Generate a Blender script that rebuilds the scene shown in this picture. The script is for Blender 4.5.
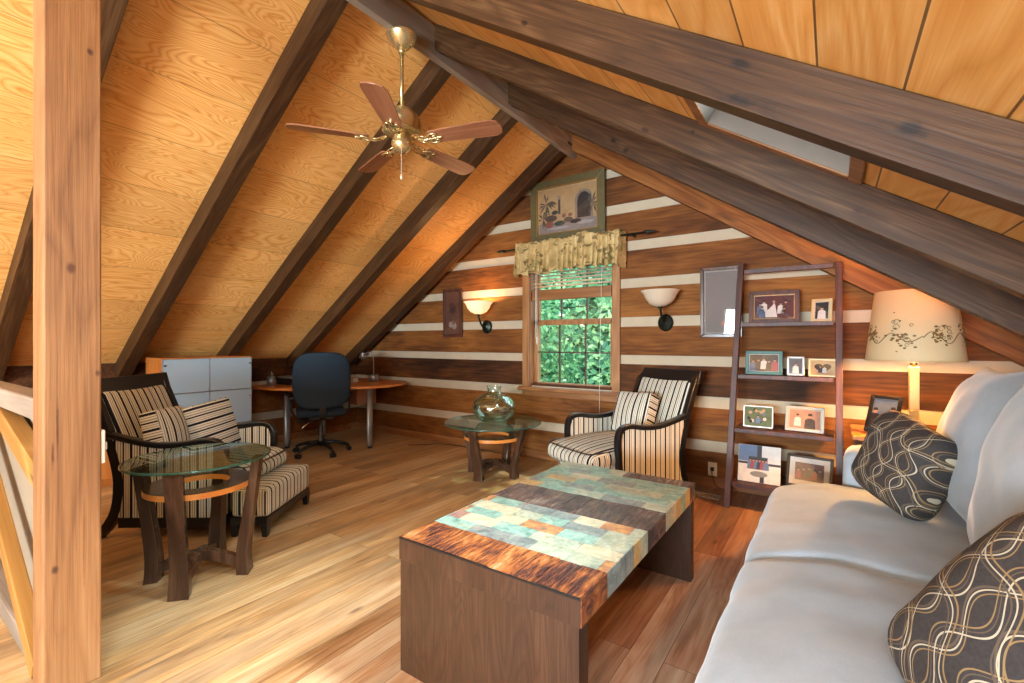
import bpy, bmesh, math, random
from mathutils import Vector, Matrix, noise
R = math.radians
for o in list(bpy.data.objects): bpy.data.objects.remove(o)
scn = bpy.context.scene
COL = scn.collection
rnd = random.Random(7)

# ------------------------------------------------------------------ camera, world, lights, exposure
cam = bpy.data.objects.new('camera', bpy.data.cameras.new('camera'))
COL.objects.link(cam)
cam.data.sensor_width = 36.0
cam.data.lens = 465.0 / 1024 * 36
cam.data.clip_start = 0.02
cam.location = (0, 0, 1.25)
cam.rotation_euler = (R(90), 0, R(34.53))
scn.camera = cam

scn.view_settings.view_transform = 'Standard'
scn.view_settings.look = 'None'
scn.view_settings.exposure = 0.12
scn.view_settings.gamma = 1.0
scn.view_settings.use_curve_mapping = False

world = bpy.data.worlds.new('sky')
scn.world = world
world.use_nodes = True
wbg = world.node_tree.nodes['Background']
wbg.inputs[0].default_value = (0.74, 0.87, 1.0, 1)
wbg.inputs[1].default_value = 4.5

def area(name, loc, rot, sx, sy, power, col=(1, 1, 1)):
    l = bpy.data.lights.new(name, 'AREA')
    l.shape = 'RECTANGLE'; l.size = sx; l.size_y = sy; l.energy = power; l.color = col
    o = bpy.data.objects.new(name, l); COL.objects.link(o)
    o.location = loc; o.rotation_euler = rot
    return o
def point(name, loc, power, col, r=0.03):
    l = bpy.data.lights.new(name, 'POINT')
    l.energy = power; l.color = col; l.shadow_soft_size = r
    o = bpy.data.objects.new(name, l); COL.objects.link(o); o.location = loc
    return o
SLOPE = math.atan(0.66)
# daylight through the roof window, an added unseen rear skylight, the wide rear gable window and the front window
def on_roof(X, Y, up):
    return (X + up*math.sin(SLOPE), Y, 3.35 - 0.66*(X+2.165) + up*math.cos(SLOPE))
area('skylight_daylight', (1.05, 2.42, 3.75), Vector((-.37, -.17, -.5)).to_track_quat('-Z', 'Y').to_euler(), 0.6, 0.6, 520, (0.86, 0.94, 1.0))
area('rear_skylight_fill', on_roof(-0.10, -0.475, .24), (0, SLOPE, 0), 0.8, 0.66, 85, (0.78, 0.90, 1.0))  # fill lamp in the made-up rear skylight, out of view
area('rear_window_daylight', (-0.95, -4.0, 1.2), (R(108), 0, R(10)), 2.6, 1.0, 690, (0.80, 0.92, 1.0))
sun = bpy.data.lights.new('sun', 'SUN'); sun.energy = 4.0; sun.angle = R(2); sun.color = (1, 0.96, 0.88)
so = bpy.data.objects.new('sun', sun); COL.objects.link(so); so.rotation_euler = (R(38), 0, R(-200))
point('sconce_bulb', (-3.285, 4.10, 1.65), 13, (1.0, 0.56, 0.24), 0.05)
point('lamp_bulb', (0.40, 3.62, 1.185), 88, (1.0, 0.46, 0.13), 0.05)
point('lamp_upper_fill', (0.40, 3.62, 1.44), 34, (1.0, 0.46, 0.13), 0.03)  # extra point added inside the shade to brighten rafters and ceiling above

# ------------------------------------------------------------------ colour and node helpers
def c(h):
    h = h.lstrip('#')
    v = [int(h[i:i+2], 16)/255 for i in (0, 2, 4)]
    return tuple((x/12.92 if x <= 0.04045 else ((x+0.055)/1.055)**2.4) for x in v) + (1.0,)

class NT:
    def __init__(s, name):
        s.m = bpy.data.materials.new(name); s.m.use_nodes = True
        s.t = s.m.node_tree; s.n = s.t.nodes; s.b = s.n['Principled BSDF']; s.out = s.n['Material Output']
    def new(s, typ, **kw):
        n = s.n.new(typ)
        for k, v in kw.items(): setattr(n, k, v)
        return n
    def put(s, inp, v):
        if isinstance(v, bpy.types.NodeSocket): s.t.links.new(v, inp)
        else: inp.default_value = v
    def m_(s, op, a, b=None, cc=None):
        n = s.new('ShaderNodeMath', operation=op)
        s.put(n.inputs[0], a)
        if b is not None: s.put(n.inputs[1], b)
        if cc is not None: s.put(n.inputs[2], cc)
        return n.outputs[0]
    def coords(s, rand=True, use='Object'):
        tc = s.new('ShaderNodeTexCoord').outputs[use]
        if rand:
            oi = s.new('ShaderNodeObjectInfo').outputs['Random']
            k = s.m_('MULTIPLY', oi, 31.0)
            va = s.new('ShaderNodeVectorMath', operation='ADD')
            s.put(va.inputs[0], tc)
            cx = s.new('ShaderNodeCombineXYZ'); s.put(cx.inputs[0], k); s.put(cx.inputs[1], k); s.put(cx.inputs[2], k)
            s.put(va.inputs[1], cx.outputs[0]); tc = va.outputs[0]
        return tc
    def mapping(s, v, scale, loc=(0, 0, 0)):
        n = s.new('ShaderNodeMapping'); s.put(n.inputs['Vector'], v)
        n.inputs['Scale'].default_value = scale; n.inputs['Location'].default_value = loc
        return n.outputs[0]
    def noise(s, v, scale, detail=3, rough=0.5, dist=0.0, out=0):
        n = s.new('ShaderNodeTexNoise'); s.put(n.inputs['Vector'], v)
        n.inputs['Scale'].default_value = scale; n.inputs['Detail'].default_value = detail
        n.inputs['Roughness'].default_value = rough; n.inputs['Distortion'].default_value = dist
        return n.outputs[out]
    def ramp(s, f, stops, interp='LINEAR'):
        n = s.new('ShaderNodeValToRGB'); s.put(n.inputs[0], f)
        cr = n.color_ramp; cr.interpolation = interp
        while len(cr.elements) < len(stops): cr.elements.new(0.5)
        for e, (p, col) in zip(cr.elements, stops):
            e.position = p; e.color = c(col) if isinstance(col, str) else col
        return n.outputs[0]
    def mix(s, f, a, b, mode='MIX'):
        n = s.new('ShaderNodeMix', data_type='RGBA', blend_type=mode)
        s.put(n.inputs[0], f); s.put(n.inputs[6], a); s.put(n.inputs[7], b)
        return n.outputs[2]
    def sep(s, v):
        n = s.new('ShaderNodeSeparateXYZ'); s.put(n.inputs[0], v); return n.outputs
    def comb(s, x, y, z):
        n = s.new('ShaderNodeCombineXYZ')
        for i, q in enumerate((x, y, z)): s.put(n.inputs[i], q)
        return n.outputs[0]
    def bump(s, h, strength=0.3, dist=0.01):
        n = s.new('ShaderNodeBump'); n.inputs['Strength'].default_value = strength
        n.inputs['Distance'].default_value = dist; s.put(n.inputs['Height'], h)
        s.put(s.b.inputs['Normal'], n.outputs[0])
    def base(s, col, rough=0.5, metal=0.0, spec=None):
        s.put(s.b.inputs['Base Color'], c(col) if isinstance(col, str) else col)
        s.put(s.b.inputs['Roughness'], rough); s.b.inputs['Metallic'].default_value = metal
        if spec is not None: s.b.inputs['Specular IOR Level'].default_value = spec
        return s.m

def plain(name, col, rough=0.5, metal=0.0, spec=None, var=0.08, vs=12):
    k = NT(name); v = k.coords()
    n = k.noise(v, vs, 3)
    f = k.m_('MULTIPLY_ADD', n, 2*var, 1-var)
    cc = k.comb(f, f, f)
    col = c(col)
    return k.base(k.mix(1.0, col, cc, 'MULTIPLY'), rough, metal, spec)

def wood(name, stops, axis='x', freq=2.2, stretch=7, rings=7, ringw=0.45, fib=0.3, tone=0.35, rough=0.45,
         knots=0.0, bump=0.15, spec=None, groove=None, rand=True, rexp=1.6, ndist=0.3, spots=None):
    k = NT(name); v = k.coords(rand); raw = k.coords(False)
    sc = {'x': (freq, freq*stretch, freq*stretch), 'y': (freq*stretch, freq, freq*stretch), 'z': (freq*stretch, freq*stretch, freq)}[axis]
    sf = {'x': (3, 130, 130), 'y': (130, 3, 130), 'z': (130, 130, 3)}[axis]
    sk = {'x': (1.1, 5, 5), 'y': (5, 1.1, 5), 'z': (5, 5, 1.1)}[axis]
    mv = k.mapping(v, tuple(q/ freq for q in sc))
    n1 = k.noise(mv, freq*0.5, 2, 0.45, ndist)
    rg = k.m_('PINGPONG', k.m_('MULTIPLY', n1, rings*2.0), 1.0)
    rg = k.m_('POWER', rg, rexp)
    n2 = k.noise(k.mapping(v, sf), 1.0, 2, 0.6)
    n3 = k.noise(k.mapping(v, tuple(q*0.35 for q in sc)), 1.0, 2, 0.5)
    f = k.m_('MULTIPLY', rg, ringw)
    f = k.m_('MULTIPLY_ADD', n2, fib, f)
    f = k.m_('MULTIPLY_ADD', n3, tone, f)
    f = k.m_('DIVIDE', f, (ringw*0.8+fib*0.75+tone*0.85))
    col = k.ramp(f, stops)
    h = f
    if knots > 0:
        vo = k.new('ShaderNodeTexVoronoi'); k.put(vo.inputs['Vector'], k.mapping(v, sk)); vo.inputs['Scale'].default_value = 1.0
        d = k.new('ShaderNodeMapRange'); k.put(d.inputs[0], vo.outputs['Distance'])
        d.inputs[1].default_value = 0.03; d.inputs[2].default_value = 0.03+knots; d.inputs[3].default_value = 0.75; d.inputs[4].default_value = 0.0
        col = k.mix(d.outputs[0], col, (0.035, 0.014, 0.006, 1))
    if spots:      # individual knots and a drying crack, where the timber has them
        cs = k.sep(raw); wob = k.noise(raw, 40, 2)
        for (pa, pb, ra, rb_, hexc) in spots[1]:
            da = k.m_('DIVIDE', k.m_('SUBTRACT', cs['XYZ'.index(spots[0][0])], pa), ra); db = k.m_('DIVIDE', k.m_('SUBTRACT', cs['XYZ'.index(spots[0][1])], pb), rb_)
            dd = k.m_('SQRT', k.m_('ADD', k.m_('MULTIPLY', da, da), k.m_('MULTIPLY', db, db)))
            dd = k.m_('MULTIPLY_ADD', wob, 0.9, k.m_('SUBTRACT', dd, 0.45))
            mr = k.new('ShaderNodeMapRange'); k.put(mr.inputs[0], dd); mr.inputs[1].default_value = 0.45; mr.inputs[2].default_value = 1.15; mr.inputs[3].default_value = 0.85; mr.inputs[4].default_value = 0.0
            col = k.mix(mr.outputs[0], col, c(hexc))
    if groove:
        ax, pitch, off, wdt = groove[:4]
        q = k.sep(raw)['XYZ'.index(ax.upper())]
        fr = k.m_('FRACT', k.m_('DIVIDE', k.m_('SUBTRACT', q, off), pitch))
        g = k.m_('LESS_THAN', fr, wdt/pitch)
        col = k.mix(k.m_('MULTIPLY', g, groove[4] if len(groove) > 4 else 0.85), col, (0.07, 0.03, 0.01, 1))
        idx = k.m_('FLOOR', k.m_('DIVIDE', k.m_('SUBTRACT', q, off), pitch))
        wn = k.new('ShaderNodeTexWhiteNoise', noise_dimensions='1D'); k.put(wn.inputs['W'], idx)
        tt = k.m_('MULTIPLY_ADD', wn.outputs['Value'], 0.16, 0.9)
        col = k.mix(1.0, col, k.comb(tt, tt, tt), 'MULTIPLY')
    k.bump(h, bump, 0.004)
    return k.base(col, rough, 0, spec)

# ------------------------------------------------------------------ mesh helper
class M:
    def __init__(s): s.bm = bmesh.new(); s.mi = 0; s.sm = False
    def face(s, vs):
        try: f = s.bm.faces.new(vs)
        except ValueError: return None
        f.material_index = s.mi; f.smooth = s.sm
        return f
    def box(s, x0, x1, y0, y1, z0, z1, mx=None):
        p = [Vector(q) for q in ((x0,y0,z0),(x1,y0,z0),(x1,y1,z0),(x0,y1,z0),(x0,y0,z1),(x1,y0,z1),(x1,y1,z1),(x0,y1,z1))]
        if mx: p = [mx @ q for q in p]
        v = [s.bm.verts.new(q) for q in p]
        for f in ((3,2,1,0),(4,5,6,7),(0,1,5,4),(1,2,6,5),(2,3,7,6),(3,0,4,7)): s.face([v[i] for i in f])
        return s
    def prism(s, pts, axis, a, b, mx=None):
        """pts: 2D outline; axis: extrusion axis; a..b extents"""
        def P(p, t):
            q = {'z': (p[0], p[1], t), 'y': (p[0], t, p[1]), 'x': (t, p[0], p[1])}[axis]
            q = Vector(q); return mx @ q if mx else q
        A = [s.bm.verts.new(P(p, a)) for p in pts]; B = [s.bm.verts.new(P(p, b)) for p in pts]
        n = len(pts)
        sm = s.sm; s.sm = False
        s.face(A[::-1]); s.face(B)
        s.sm = sm
        for i in range(n): s.face([A[i], A[(i+1) % n], B[(i+1) % n], B[i]])
        return s
    def loft(s, rings, cap=True, closed=True):
        rr = [[s.bm.verts.new(p) for p in r] for r in rings]
        n = len(rr[0])
        for a, b in zip(rr, rr[1:]):
            for i in range(n if closed else n-1): s.face([a[i], a[(i+1) % n], b[(i+1) % n], b[i]])
        if cap:
            sm = s.sm; s.sm = False
            s.face(rr[0][::-1]); s.face(rr[-1]); s.sm = sm
        return s
    def lathe(s, prof, cx=0, cy=0, n=32, cap=True, sx=1, sy=1):
        s.sm = True
        return s.loft([[Vector((cx+r*sx*math.cos(2*math.pi*i/n), cy+r*sy*math.sin(2*math.pi*i/n), z)) for i in range(n)] for r, z in prof], cap)
    def tube(s, pts, r, n=10, cap=True):
        s.sm = True
        pts = [Vector(p) for p in pts]; rs = r if isinstance(r, (list, tuple)) else [r]*len(pts)
        rings = []; up = None
        for i, p in enumerate(pts):
            t = (pts[min(i+1, len(pts)-1)] - pts[max(i-1, 0)]).normalized()
            if up is None:
                up = Vector((0, 0, 1)) if abs(t.z) < 0.9 else Vector((1, 0, 0))
            u = (up - t*up.dot(t)).normalized(); w = t.cross(u); up = u
            rings.append([p + (u*math.cos(2*math.pi*k/n)+w*math.sin(2*math.pi*k/n))*rs[i] for k in range(n)])
        return s.loft(rings, cap)
    def ribbon(s, path, x0, x1, th, mx=None):
        """rectangular section swept along a path of (y,z); x0..x1 wide; th thickness (scalar or list)"""
        P = [Vector((0, a, b)) for a, b in path]; rings = []
        for i, p in enumerate(P):
            t = (P[min(i+1, len(P)-1)] - P[max(i-1, 0)]).normalized(); nrm = Vector((0, -t.z, t.y))
            h = (th[i] if isinstance(th, (list, tuple)) else th)/2
            r = [p+nrm*h+Vector((x0,0,0)), p+nrm*h+Vector((x1,0,0)), p-nrm*h+Vector((x1,0,0)), p-nrm*h+Vector((x0,0,0))]
            if mx: r = [mx @ q for q in r]
            rings.append(r)
        return s.loft(rings)
    def soft(s, x0, x1, y0, y1, z0, z1, r=0.05, bulge=(0, 0, 0), n=10, mx=None, wr=0.0, seed=0.0, fn=None):
        """rounded, bulging cushion block"""
        s.sm = True
        cx, cy, cz = (x0+x1)/2, (y0+y1)/2, (z0+z1)/2; hx, hy, hz = (x1-x0)/2, (y1-y0)/2, (z1-z0)/2
        r = min(r, hx, hy, hz); cache = {}
        def V(a, b, g):
            key = (round(a, 5), round(b, 5), round(g, 5))
            if key in cache: return cache[key]
            p = Vector((a*hx, b*hy, g*hz))
            q = Vector((max(-hx+r, min(hx-r, p.x)), max(-hy+r, min(hy-r, p.y)), max(-hz+r, min(hz-r, p.z))))
            d = p-q
            if d.length > 1e-9: p = q + d.normalized()*r
            p.x += math.copysign(bulge[0], a)*(abs(a) > .98)*(1-b*b)*(1-g*g)
            p.y += math.copysign(bulge[1], b)*(abs(b) > .98)*(1-a*a)*(1-g*g)
            p.z += math.copysign(bulge[2], g)*(abs(g) > .98)*(1-a*a)**.7*(1-b*b)**.7
            if wr: 
                w = Vector((p.x*5+seed, p.y*9, p.z*5)); p += Vector((noise.noise(w), noise.noise(w+Vector((9,0,0))), noise.noise(w+Vector((0,7,0)))))*wr
            p += Vector((cx, cy, cz))
            if fn: p = fn(p)
            if mx: p = mx @ p
            cache[key] = s.bm.verts.new(p); return cache[key]
        def g_(i):
            t = -1+2*i/n
            return math.copysign(1-(1-abs(t))**1.5, t)
        for i in range(n):
            for j in range(n):
                a0, a1, b0, b1 = g_(i), g_(i+1), g_(j), g_(j+1)
                s.face([V(a0,b0,1), V(a1,b0,1), V(a1,b1,1), V(a0,b1,1)])
                s.face([V(a0,b1,-1), V(a1,b1,-1), V(a1,b0,-1), V(a0,b0,-1)])
                s.face([V(a0,-1,b0), V(a1,-1,b0), V(a1,-1,b1), V(a0,-1,b1)])
                s.face([V(a0,1,b1), V(a1,1,b1), V(a1,1,b0), V(a0,1,b0)])
                s.face([V(1,a0,b0), V(1,a1,b0), V(1,a1,b1), V(1,a0,b1)])
                s.face([V(-1,a0,b1), V(-1,a1,b1), V(-1,a1,b0), V(-1,a0,b0)])
        return s
    def pillow(s, w, h, t, pinch=0.07, n=22, ex=2.6, seed=0.0, wr=0.006):
        """scatter pillow in the XZ plane, thickness along Y"""
        s.sm = True
        for side in (1, -1):
            g = []
            for i in range(n+1):
                row = []
                for j in range(n+1):
                    u, v = -1+2*i/n, -1+2*j/n
                    x = w/2*u*(1-pinch*(1-v*v)*abs(u)**2); z = h/2*v*(1-pinch*(1-u*u)*abs(v)**2)
                    y = side*t/2*((1-abs(u)**ex)*(1-abs(v)**ex))**0.55
                    q = Vector((x*6+seed, side*2.0, z*6))
                    k = (1-u**4)*(1-v**4)
                    y += noise.noise(q)*wr*2*k
                    row.append(s.bm.verts.new((x, y, z)))
                g.append(row)
            for i in range(n):
                for j in range(n):
                    f = [g[i][j], g[i+1][j], g[i+1][j+1], g[i][j+1]]
                    s.face(f if side < 0 else f[::-1])
        bmesh.ops.remove_doubles(s.bm, verts=s.bm.verts, dist=0.0005)
        return s
    def build(s, name, mats, parent=None, bevel=0, seg=2, fix=True, loc=None, rot=None, sub=0):
        if fix: bmesh.ops.recalc_face_normals(s.bm, faces=s.bm.faces)
        me = bpy.data.meshes.new(name); s.bm.to_mesh(me); s.bm.free()
        for m in (mats if isinstance(mats, (list, tuple)) else [mats]): me.materials.append(m)
        o = bpy.data.objects.new(name, me); COL.objects.link(o)
        if parent: o.parent = parent
        if loc: o.location = loc
        if rot: o.rotation_euler = rot
        if bevel:
            b = o.modifiers.new('bevel', 'BEVEL'); b.width = bevel; b.segments = seg; b.limit_method = 'ANGLE'; b.angle_limit = R(40)
        if sub:
            b = o.modifiers.new('subd', 'SUBSURF'); b.levels = sub; b.render_levels = sub
        return o

def tag(o, label, cat, group=None):
    o['label'] = label; o['category'] = cat
    if group: o['group'] = group
    return o
def thing(name, label, cat, loc=(0, 0, 0), rz=0, group=None):
    o = bpy.data.objects.new(name, None); COL.objects.link(o); o.empty_display_size = 0.1
    o.location = loc; o.rotation_euler = (0, 0, rz)
    return tag(o, label, cat, group)
def struct(o): o['kind'] = 'structure'; return o
def chaikin(pts, it=2):
    for _ in range(it):
        q = [pts[0]]
        for a, b in zip(pts, pts[1:]):
            q.append(tuple(.75*x+.25*y for x, y in zip(a, b))); q.append(tuple(.25*x+.75*y for x, y in zip(a, b)))
        q.append(pts[-1]); pts = q
    return pts
def disc(m, x, z, rx, rz_, y, n=16, rot=0):
    m.sm = False
    cs, sn = math.cos(rot), math.sin(rot)
    m.face([m.bm.verts.new((x+cs*rx*math.cos(2*math.pi*i/n)-sn*rz_*math.sin(2*math.pi*i/n), y, z+sn*rx*math.cos(2*math.pi*i/n)+cs*rz_*math.sin(2*math.pi*i/n))) for i in range(n)])
def poly(m, pts, y):
    m.sm = False
    m.face([m.bm.verts.new((a, y, b)) for a, b in pts])
def rect(m, x0, x1, z0, z1, y): poly(m, ((x0, z0), (x1, z0), (x1, z1), (x0, z1)), y)

# ------------------------------------------------------------------ materials
m_ply = wood('ceiling_plywood', [(0.18, '#8e5019'), (0.40, '#c98238'), (0.62, '#dfa054'), (0.95, '#efbd74')], 'y', 1.9, 3.6, 30, 0.40, 0.46, 0.34, 0.5, bump=0.05,
             groove=('x', 0.417, -0.577/math.cos(SLOPE)-0.417*8, 0.004, 0.6), rand=False, rexp=0.5, ndist=1.2)
m_board = wood('ceiling_boards', [(0.1, '#a86423'), (0.4, '#d39143'), (0.7, '#e0a457'), (1.0, '#ecbd78')], 'y', 1.0, 6, 14, 0.3, 0.4, 0.3, 0.5, bump=0.05,
               groove=('x', 0.2005, 2.132/math.cos(SLOPE)-0.2005*20, 0.006), rand=False, rexp=0.7, ndist=0.6)
m_raft = wood('rafter_wood', [(0.18, '#0f0703'), (0.42, '#2c190a'), (0.68, '#442b15'), (1.0, '#6a4c2f')], 'x', 1.6, 9, 12, 0.2, 0.6, 0.6, 0.5, knots=0.14, bump=0.3, rexp=0.7, spec=0.3)
def rafter_mat(name, spots):
    return wood(name, [(0.18, '#0f0703'), (0.42, '#2c190a'), (0.68, '#442b15'), (1.0, '#6a4c2f')], 'x', 1.6, 9, 12, 0.2, 0.6, 0.6, 0.5, knots=0.14, bump=0.3, rexp=0.7, spec=0.3, spots=('XZ', spots))
m_raft1 = rafter_mat('rafter_wood_knotty', [(2.823, -.075, .034, .018, '#0a0402'), (2.379, -.045, .028, .016, '#140a05'), (2.431, -.127, .05, .014, '#0d0603'), (1.584, -.11, .018, .01, '#0a0402')])
m_raft2 = rafter_mat('rafter_wood_two_knots', [(2.757, -.098, .020, .015, '#3a2012'), (1.78, -.117, .022, .012, '#241409'), (2.0, -.05, .012, .008, '#1a0e06')])
m_raft3 = rafter_mat('rafter_wood_round_knots', [(1.155, -.085, .022, .018, '#0a0402'), (1.281, -.112, .022, .018, '#0a0402')])
m_nailer = wood('gable_rafter_wood', [(0.15, '#3a1f0e'), (0.45, '#70421d'), (0.75, '#93602e'), (1.0, '#b3854c')], 'x', 1.6, 8, 9, 0.2, 0.5, 0.5, 0.6, knots=0.10, bump=0.2, rexp=0.7, spec=0.25)
m_ridge = wood('ridge_wood', [(0.15, '#4a3e33'), (0.45, '#78695a'), (0.75, '#918170'), (1.0, '#aa9c8a')], 'y', 1.2, 7, 6, 0.3, 0.5, 0.45, 0.55, knots=0.08, bump=0.2)
m_post = wood('post_wood', [(0.14, '#3f2713'), (0.4, '#764e2b'), (0.65, '#94673d'), (1.0, '#a98157')], 'z', 1.5, 5, 9, 0.2, 0.55, 0.75, 0.65, knots=0.2, bump=0.45, rexp=0.7, ndist=0.5,
              spots=('YZ', [(.527, 2.31, .011, .015, '#3a1f1c'), (.475, 1.512, .014, .022, '#4a2413'), (.549, 1.133, .008, .012, '#4a2a18'), (.434, .451, .010, .016, '#3a2018'), (.440, .95, .0035, .12, '#54301c'), (.428, .85, .004, .05, '#54301c'), (.50, 1.30, .0025, .10, '#6a4426'), (.51, .55, .0025, .2, '#7a4c28')]))
m_rail = wood('weathered_wood', [(0.1, '#463b2f'), (0.5, '#7d6f60'), (1.0, '#9f9280')], 'x', 1.4, 6, 4, 0.3, 0.4, 0.5, 0.7, bump=0.3)
m_brace = wood('yellow_pine', [(0.1, '#6b4519'), (0.5, '#95692f'), (1.0, '#b48a4c')], 'x', 1.4, 6, 4, 0.3, 0.3, 0.5, 0.55, knots=0.06)
m_trim = wood('window_trim_wood', [(0.1, '#6b4426'), (0.5, '#93643a'), (1.0, '#b18456')], 'z', 1.6, 8, 5, 0.3, 0.35, 0.35, 0.42)
m_trimh = wood('window_trim_wood_flat', [(0.1, '#5f3a1e'), (0.5, '#875831'), (1.0, '#a6774a')], 'x', 1.6, 8, 5, 0.3, 0.35, 0.35, 0.42)
m_table = wood('dark_walnut', [(0.1, '#0b0603'), (0.4, '#27160b'), (0.7, '#3c2515'), (1.0, '#553927')], 'z', 2.4, 8, 14, 0.22, 0.4, 0.5, 0.38, bump=0.2, rexp=0.35, ndist=0.4)
m_espresso = wood('espresso_wood', [(0.1, '#21150e'), (0.5, '#422d20'), (1.0, '#664b37')], 'z', 2, 8, 4, 0.3, 0.3, 0.3, 0.22, bump=0.06)
m_mahog = wood('mahogany', [(0.1, '#1c0d0a'), (0.5, '#3e1f17'), (1.0, '#5c3224')], 'z', 2, 8, 4, 0.3, 0.3, 0.3, 0.5, bump=0.06)
m_orange = wood('cherry_veneer', [(0.1, '#a45a20'), (0.5, '#cc7c34'), (1.0, '#dd9a50')], 'x', 2, 6, 3, 0.3, 0.3, 0.3, 0.32, bump=0.03)
m_cherry = wood('cherry_panel', [(0.1, '#7d4318'), (0.5, '#a96228'), (1.0, '#bd7a3c')], 'z', 2, 6, 3, 0.3, 0.3, 0.3, 0.4, bump=0.03)
m_blade = wood('fan_blade_wood', [(0.1, '#653a25'), (0.5, '#8c583c'), (1.0, '#ab7857')], 'x', 2, 12, 3, 0.25, 0.45, 0.3, 0.35, bump=0.03)
m_black = plain('black_lacquer', '#121316', 0.28, 0, 0.6)
m_brass = plain('antique_brass', '#dcc792', 0.26, 0.85)
m_darkmetal = plain('dark_bronze', '#2c322c', 0.4, 0.8)
m_silver = plain('silver_metal', '#9aa3a9', 0.38, 0.7)
m_chrome = plain('chrome', '#c9ccd0', 0.15, 1.0)
m_navy = plain('office_fabric', '#25333f', 0.85, 0, 0.2, 0.12, 60)
m_plastic = plain('black_plastic', '#15181b', 0.4)
m_white = plain('white_paint', '#dcdcd6', 0.5)
m_cream = plain('cream_plastic', '#d9cfb8', 0.4)
m_chink = plain('chinking', '#b9ad95', 0.85, var=0.12, vs=9)
m_gold = plain('gold_frame', '#a57b3a', 0.35, 0.6)
m_goldl = plain('pale_gold_frame', '#d2b98a', 0.4, 0.3)
m_silverf = plain('silver_frame', '#a9aaa2', 0.35, 0.6)
m_teal = plain('teal_frame', '#3f6f6e', 0.5)

def log_mat():
    k = NT('hewn_log_wood'); v = k.coords(False); x, y, z = k.sep(v)[0], k.sep(v)[1], k.sep(v)[2]
    row = k.m_('FLOOR', k.m_('DIVIDE', k.m_('SUBTRACT', z, 0.35), 0.3615))
    wn = k.new('ShaderNodeTexWhiteNoise', noise_dimensions='1D'); k.put(wn.inputs['W'], k.m_('ADD', row, 3.0))
    off = k.m_('MULTIPLY', wn.outputs['Value'], 17.0)
    vv = k.comb(k.m_('ADD', x, off), k.m_('ADD', y, off), z)
    n1 = k.noise(k.mapping(vv, (1, 6, 7)), 0.9, 2, 0.5, 0.5)
    rg = k.m_('POWER', k.m_('PINGPONG', k.m_('MULTIPLY', n1, 16.0), 1.0), 0.6)
    n2 = k.noise(k.mapping(vv, (3, 60, 60)), 1.0, 3, 0.65)
    n3 = k.noise(k.mapping(vv, (1.2, 1.2, 2.5)), 1.0, 3, 0.6)
    f = k.m_('MULTIPLY', rg, 0.09); f = k.m_('MULTIPLY_ADD', n2, 0.34, f); f = k.m_('MULTIPLY_ADD', n3, 0.6, f)
    f = k.m_('MULTIPLY_ADD', wn.outputs['Value'], 0.26, k.m_('SUBTRACT', f, 0.16))
    col = k.ramp(f, [(0.25, '#28160a'), (0.40, '#4f2d13'), (0.55, '#73451c'), (0.78, '#9c682f')])
    k.bump(f, 0.25, 0.006)
    return k.base(col, 0.72, 0, 0.25)
m_log = log_mat()

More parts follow.
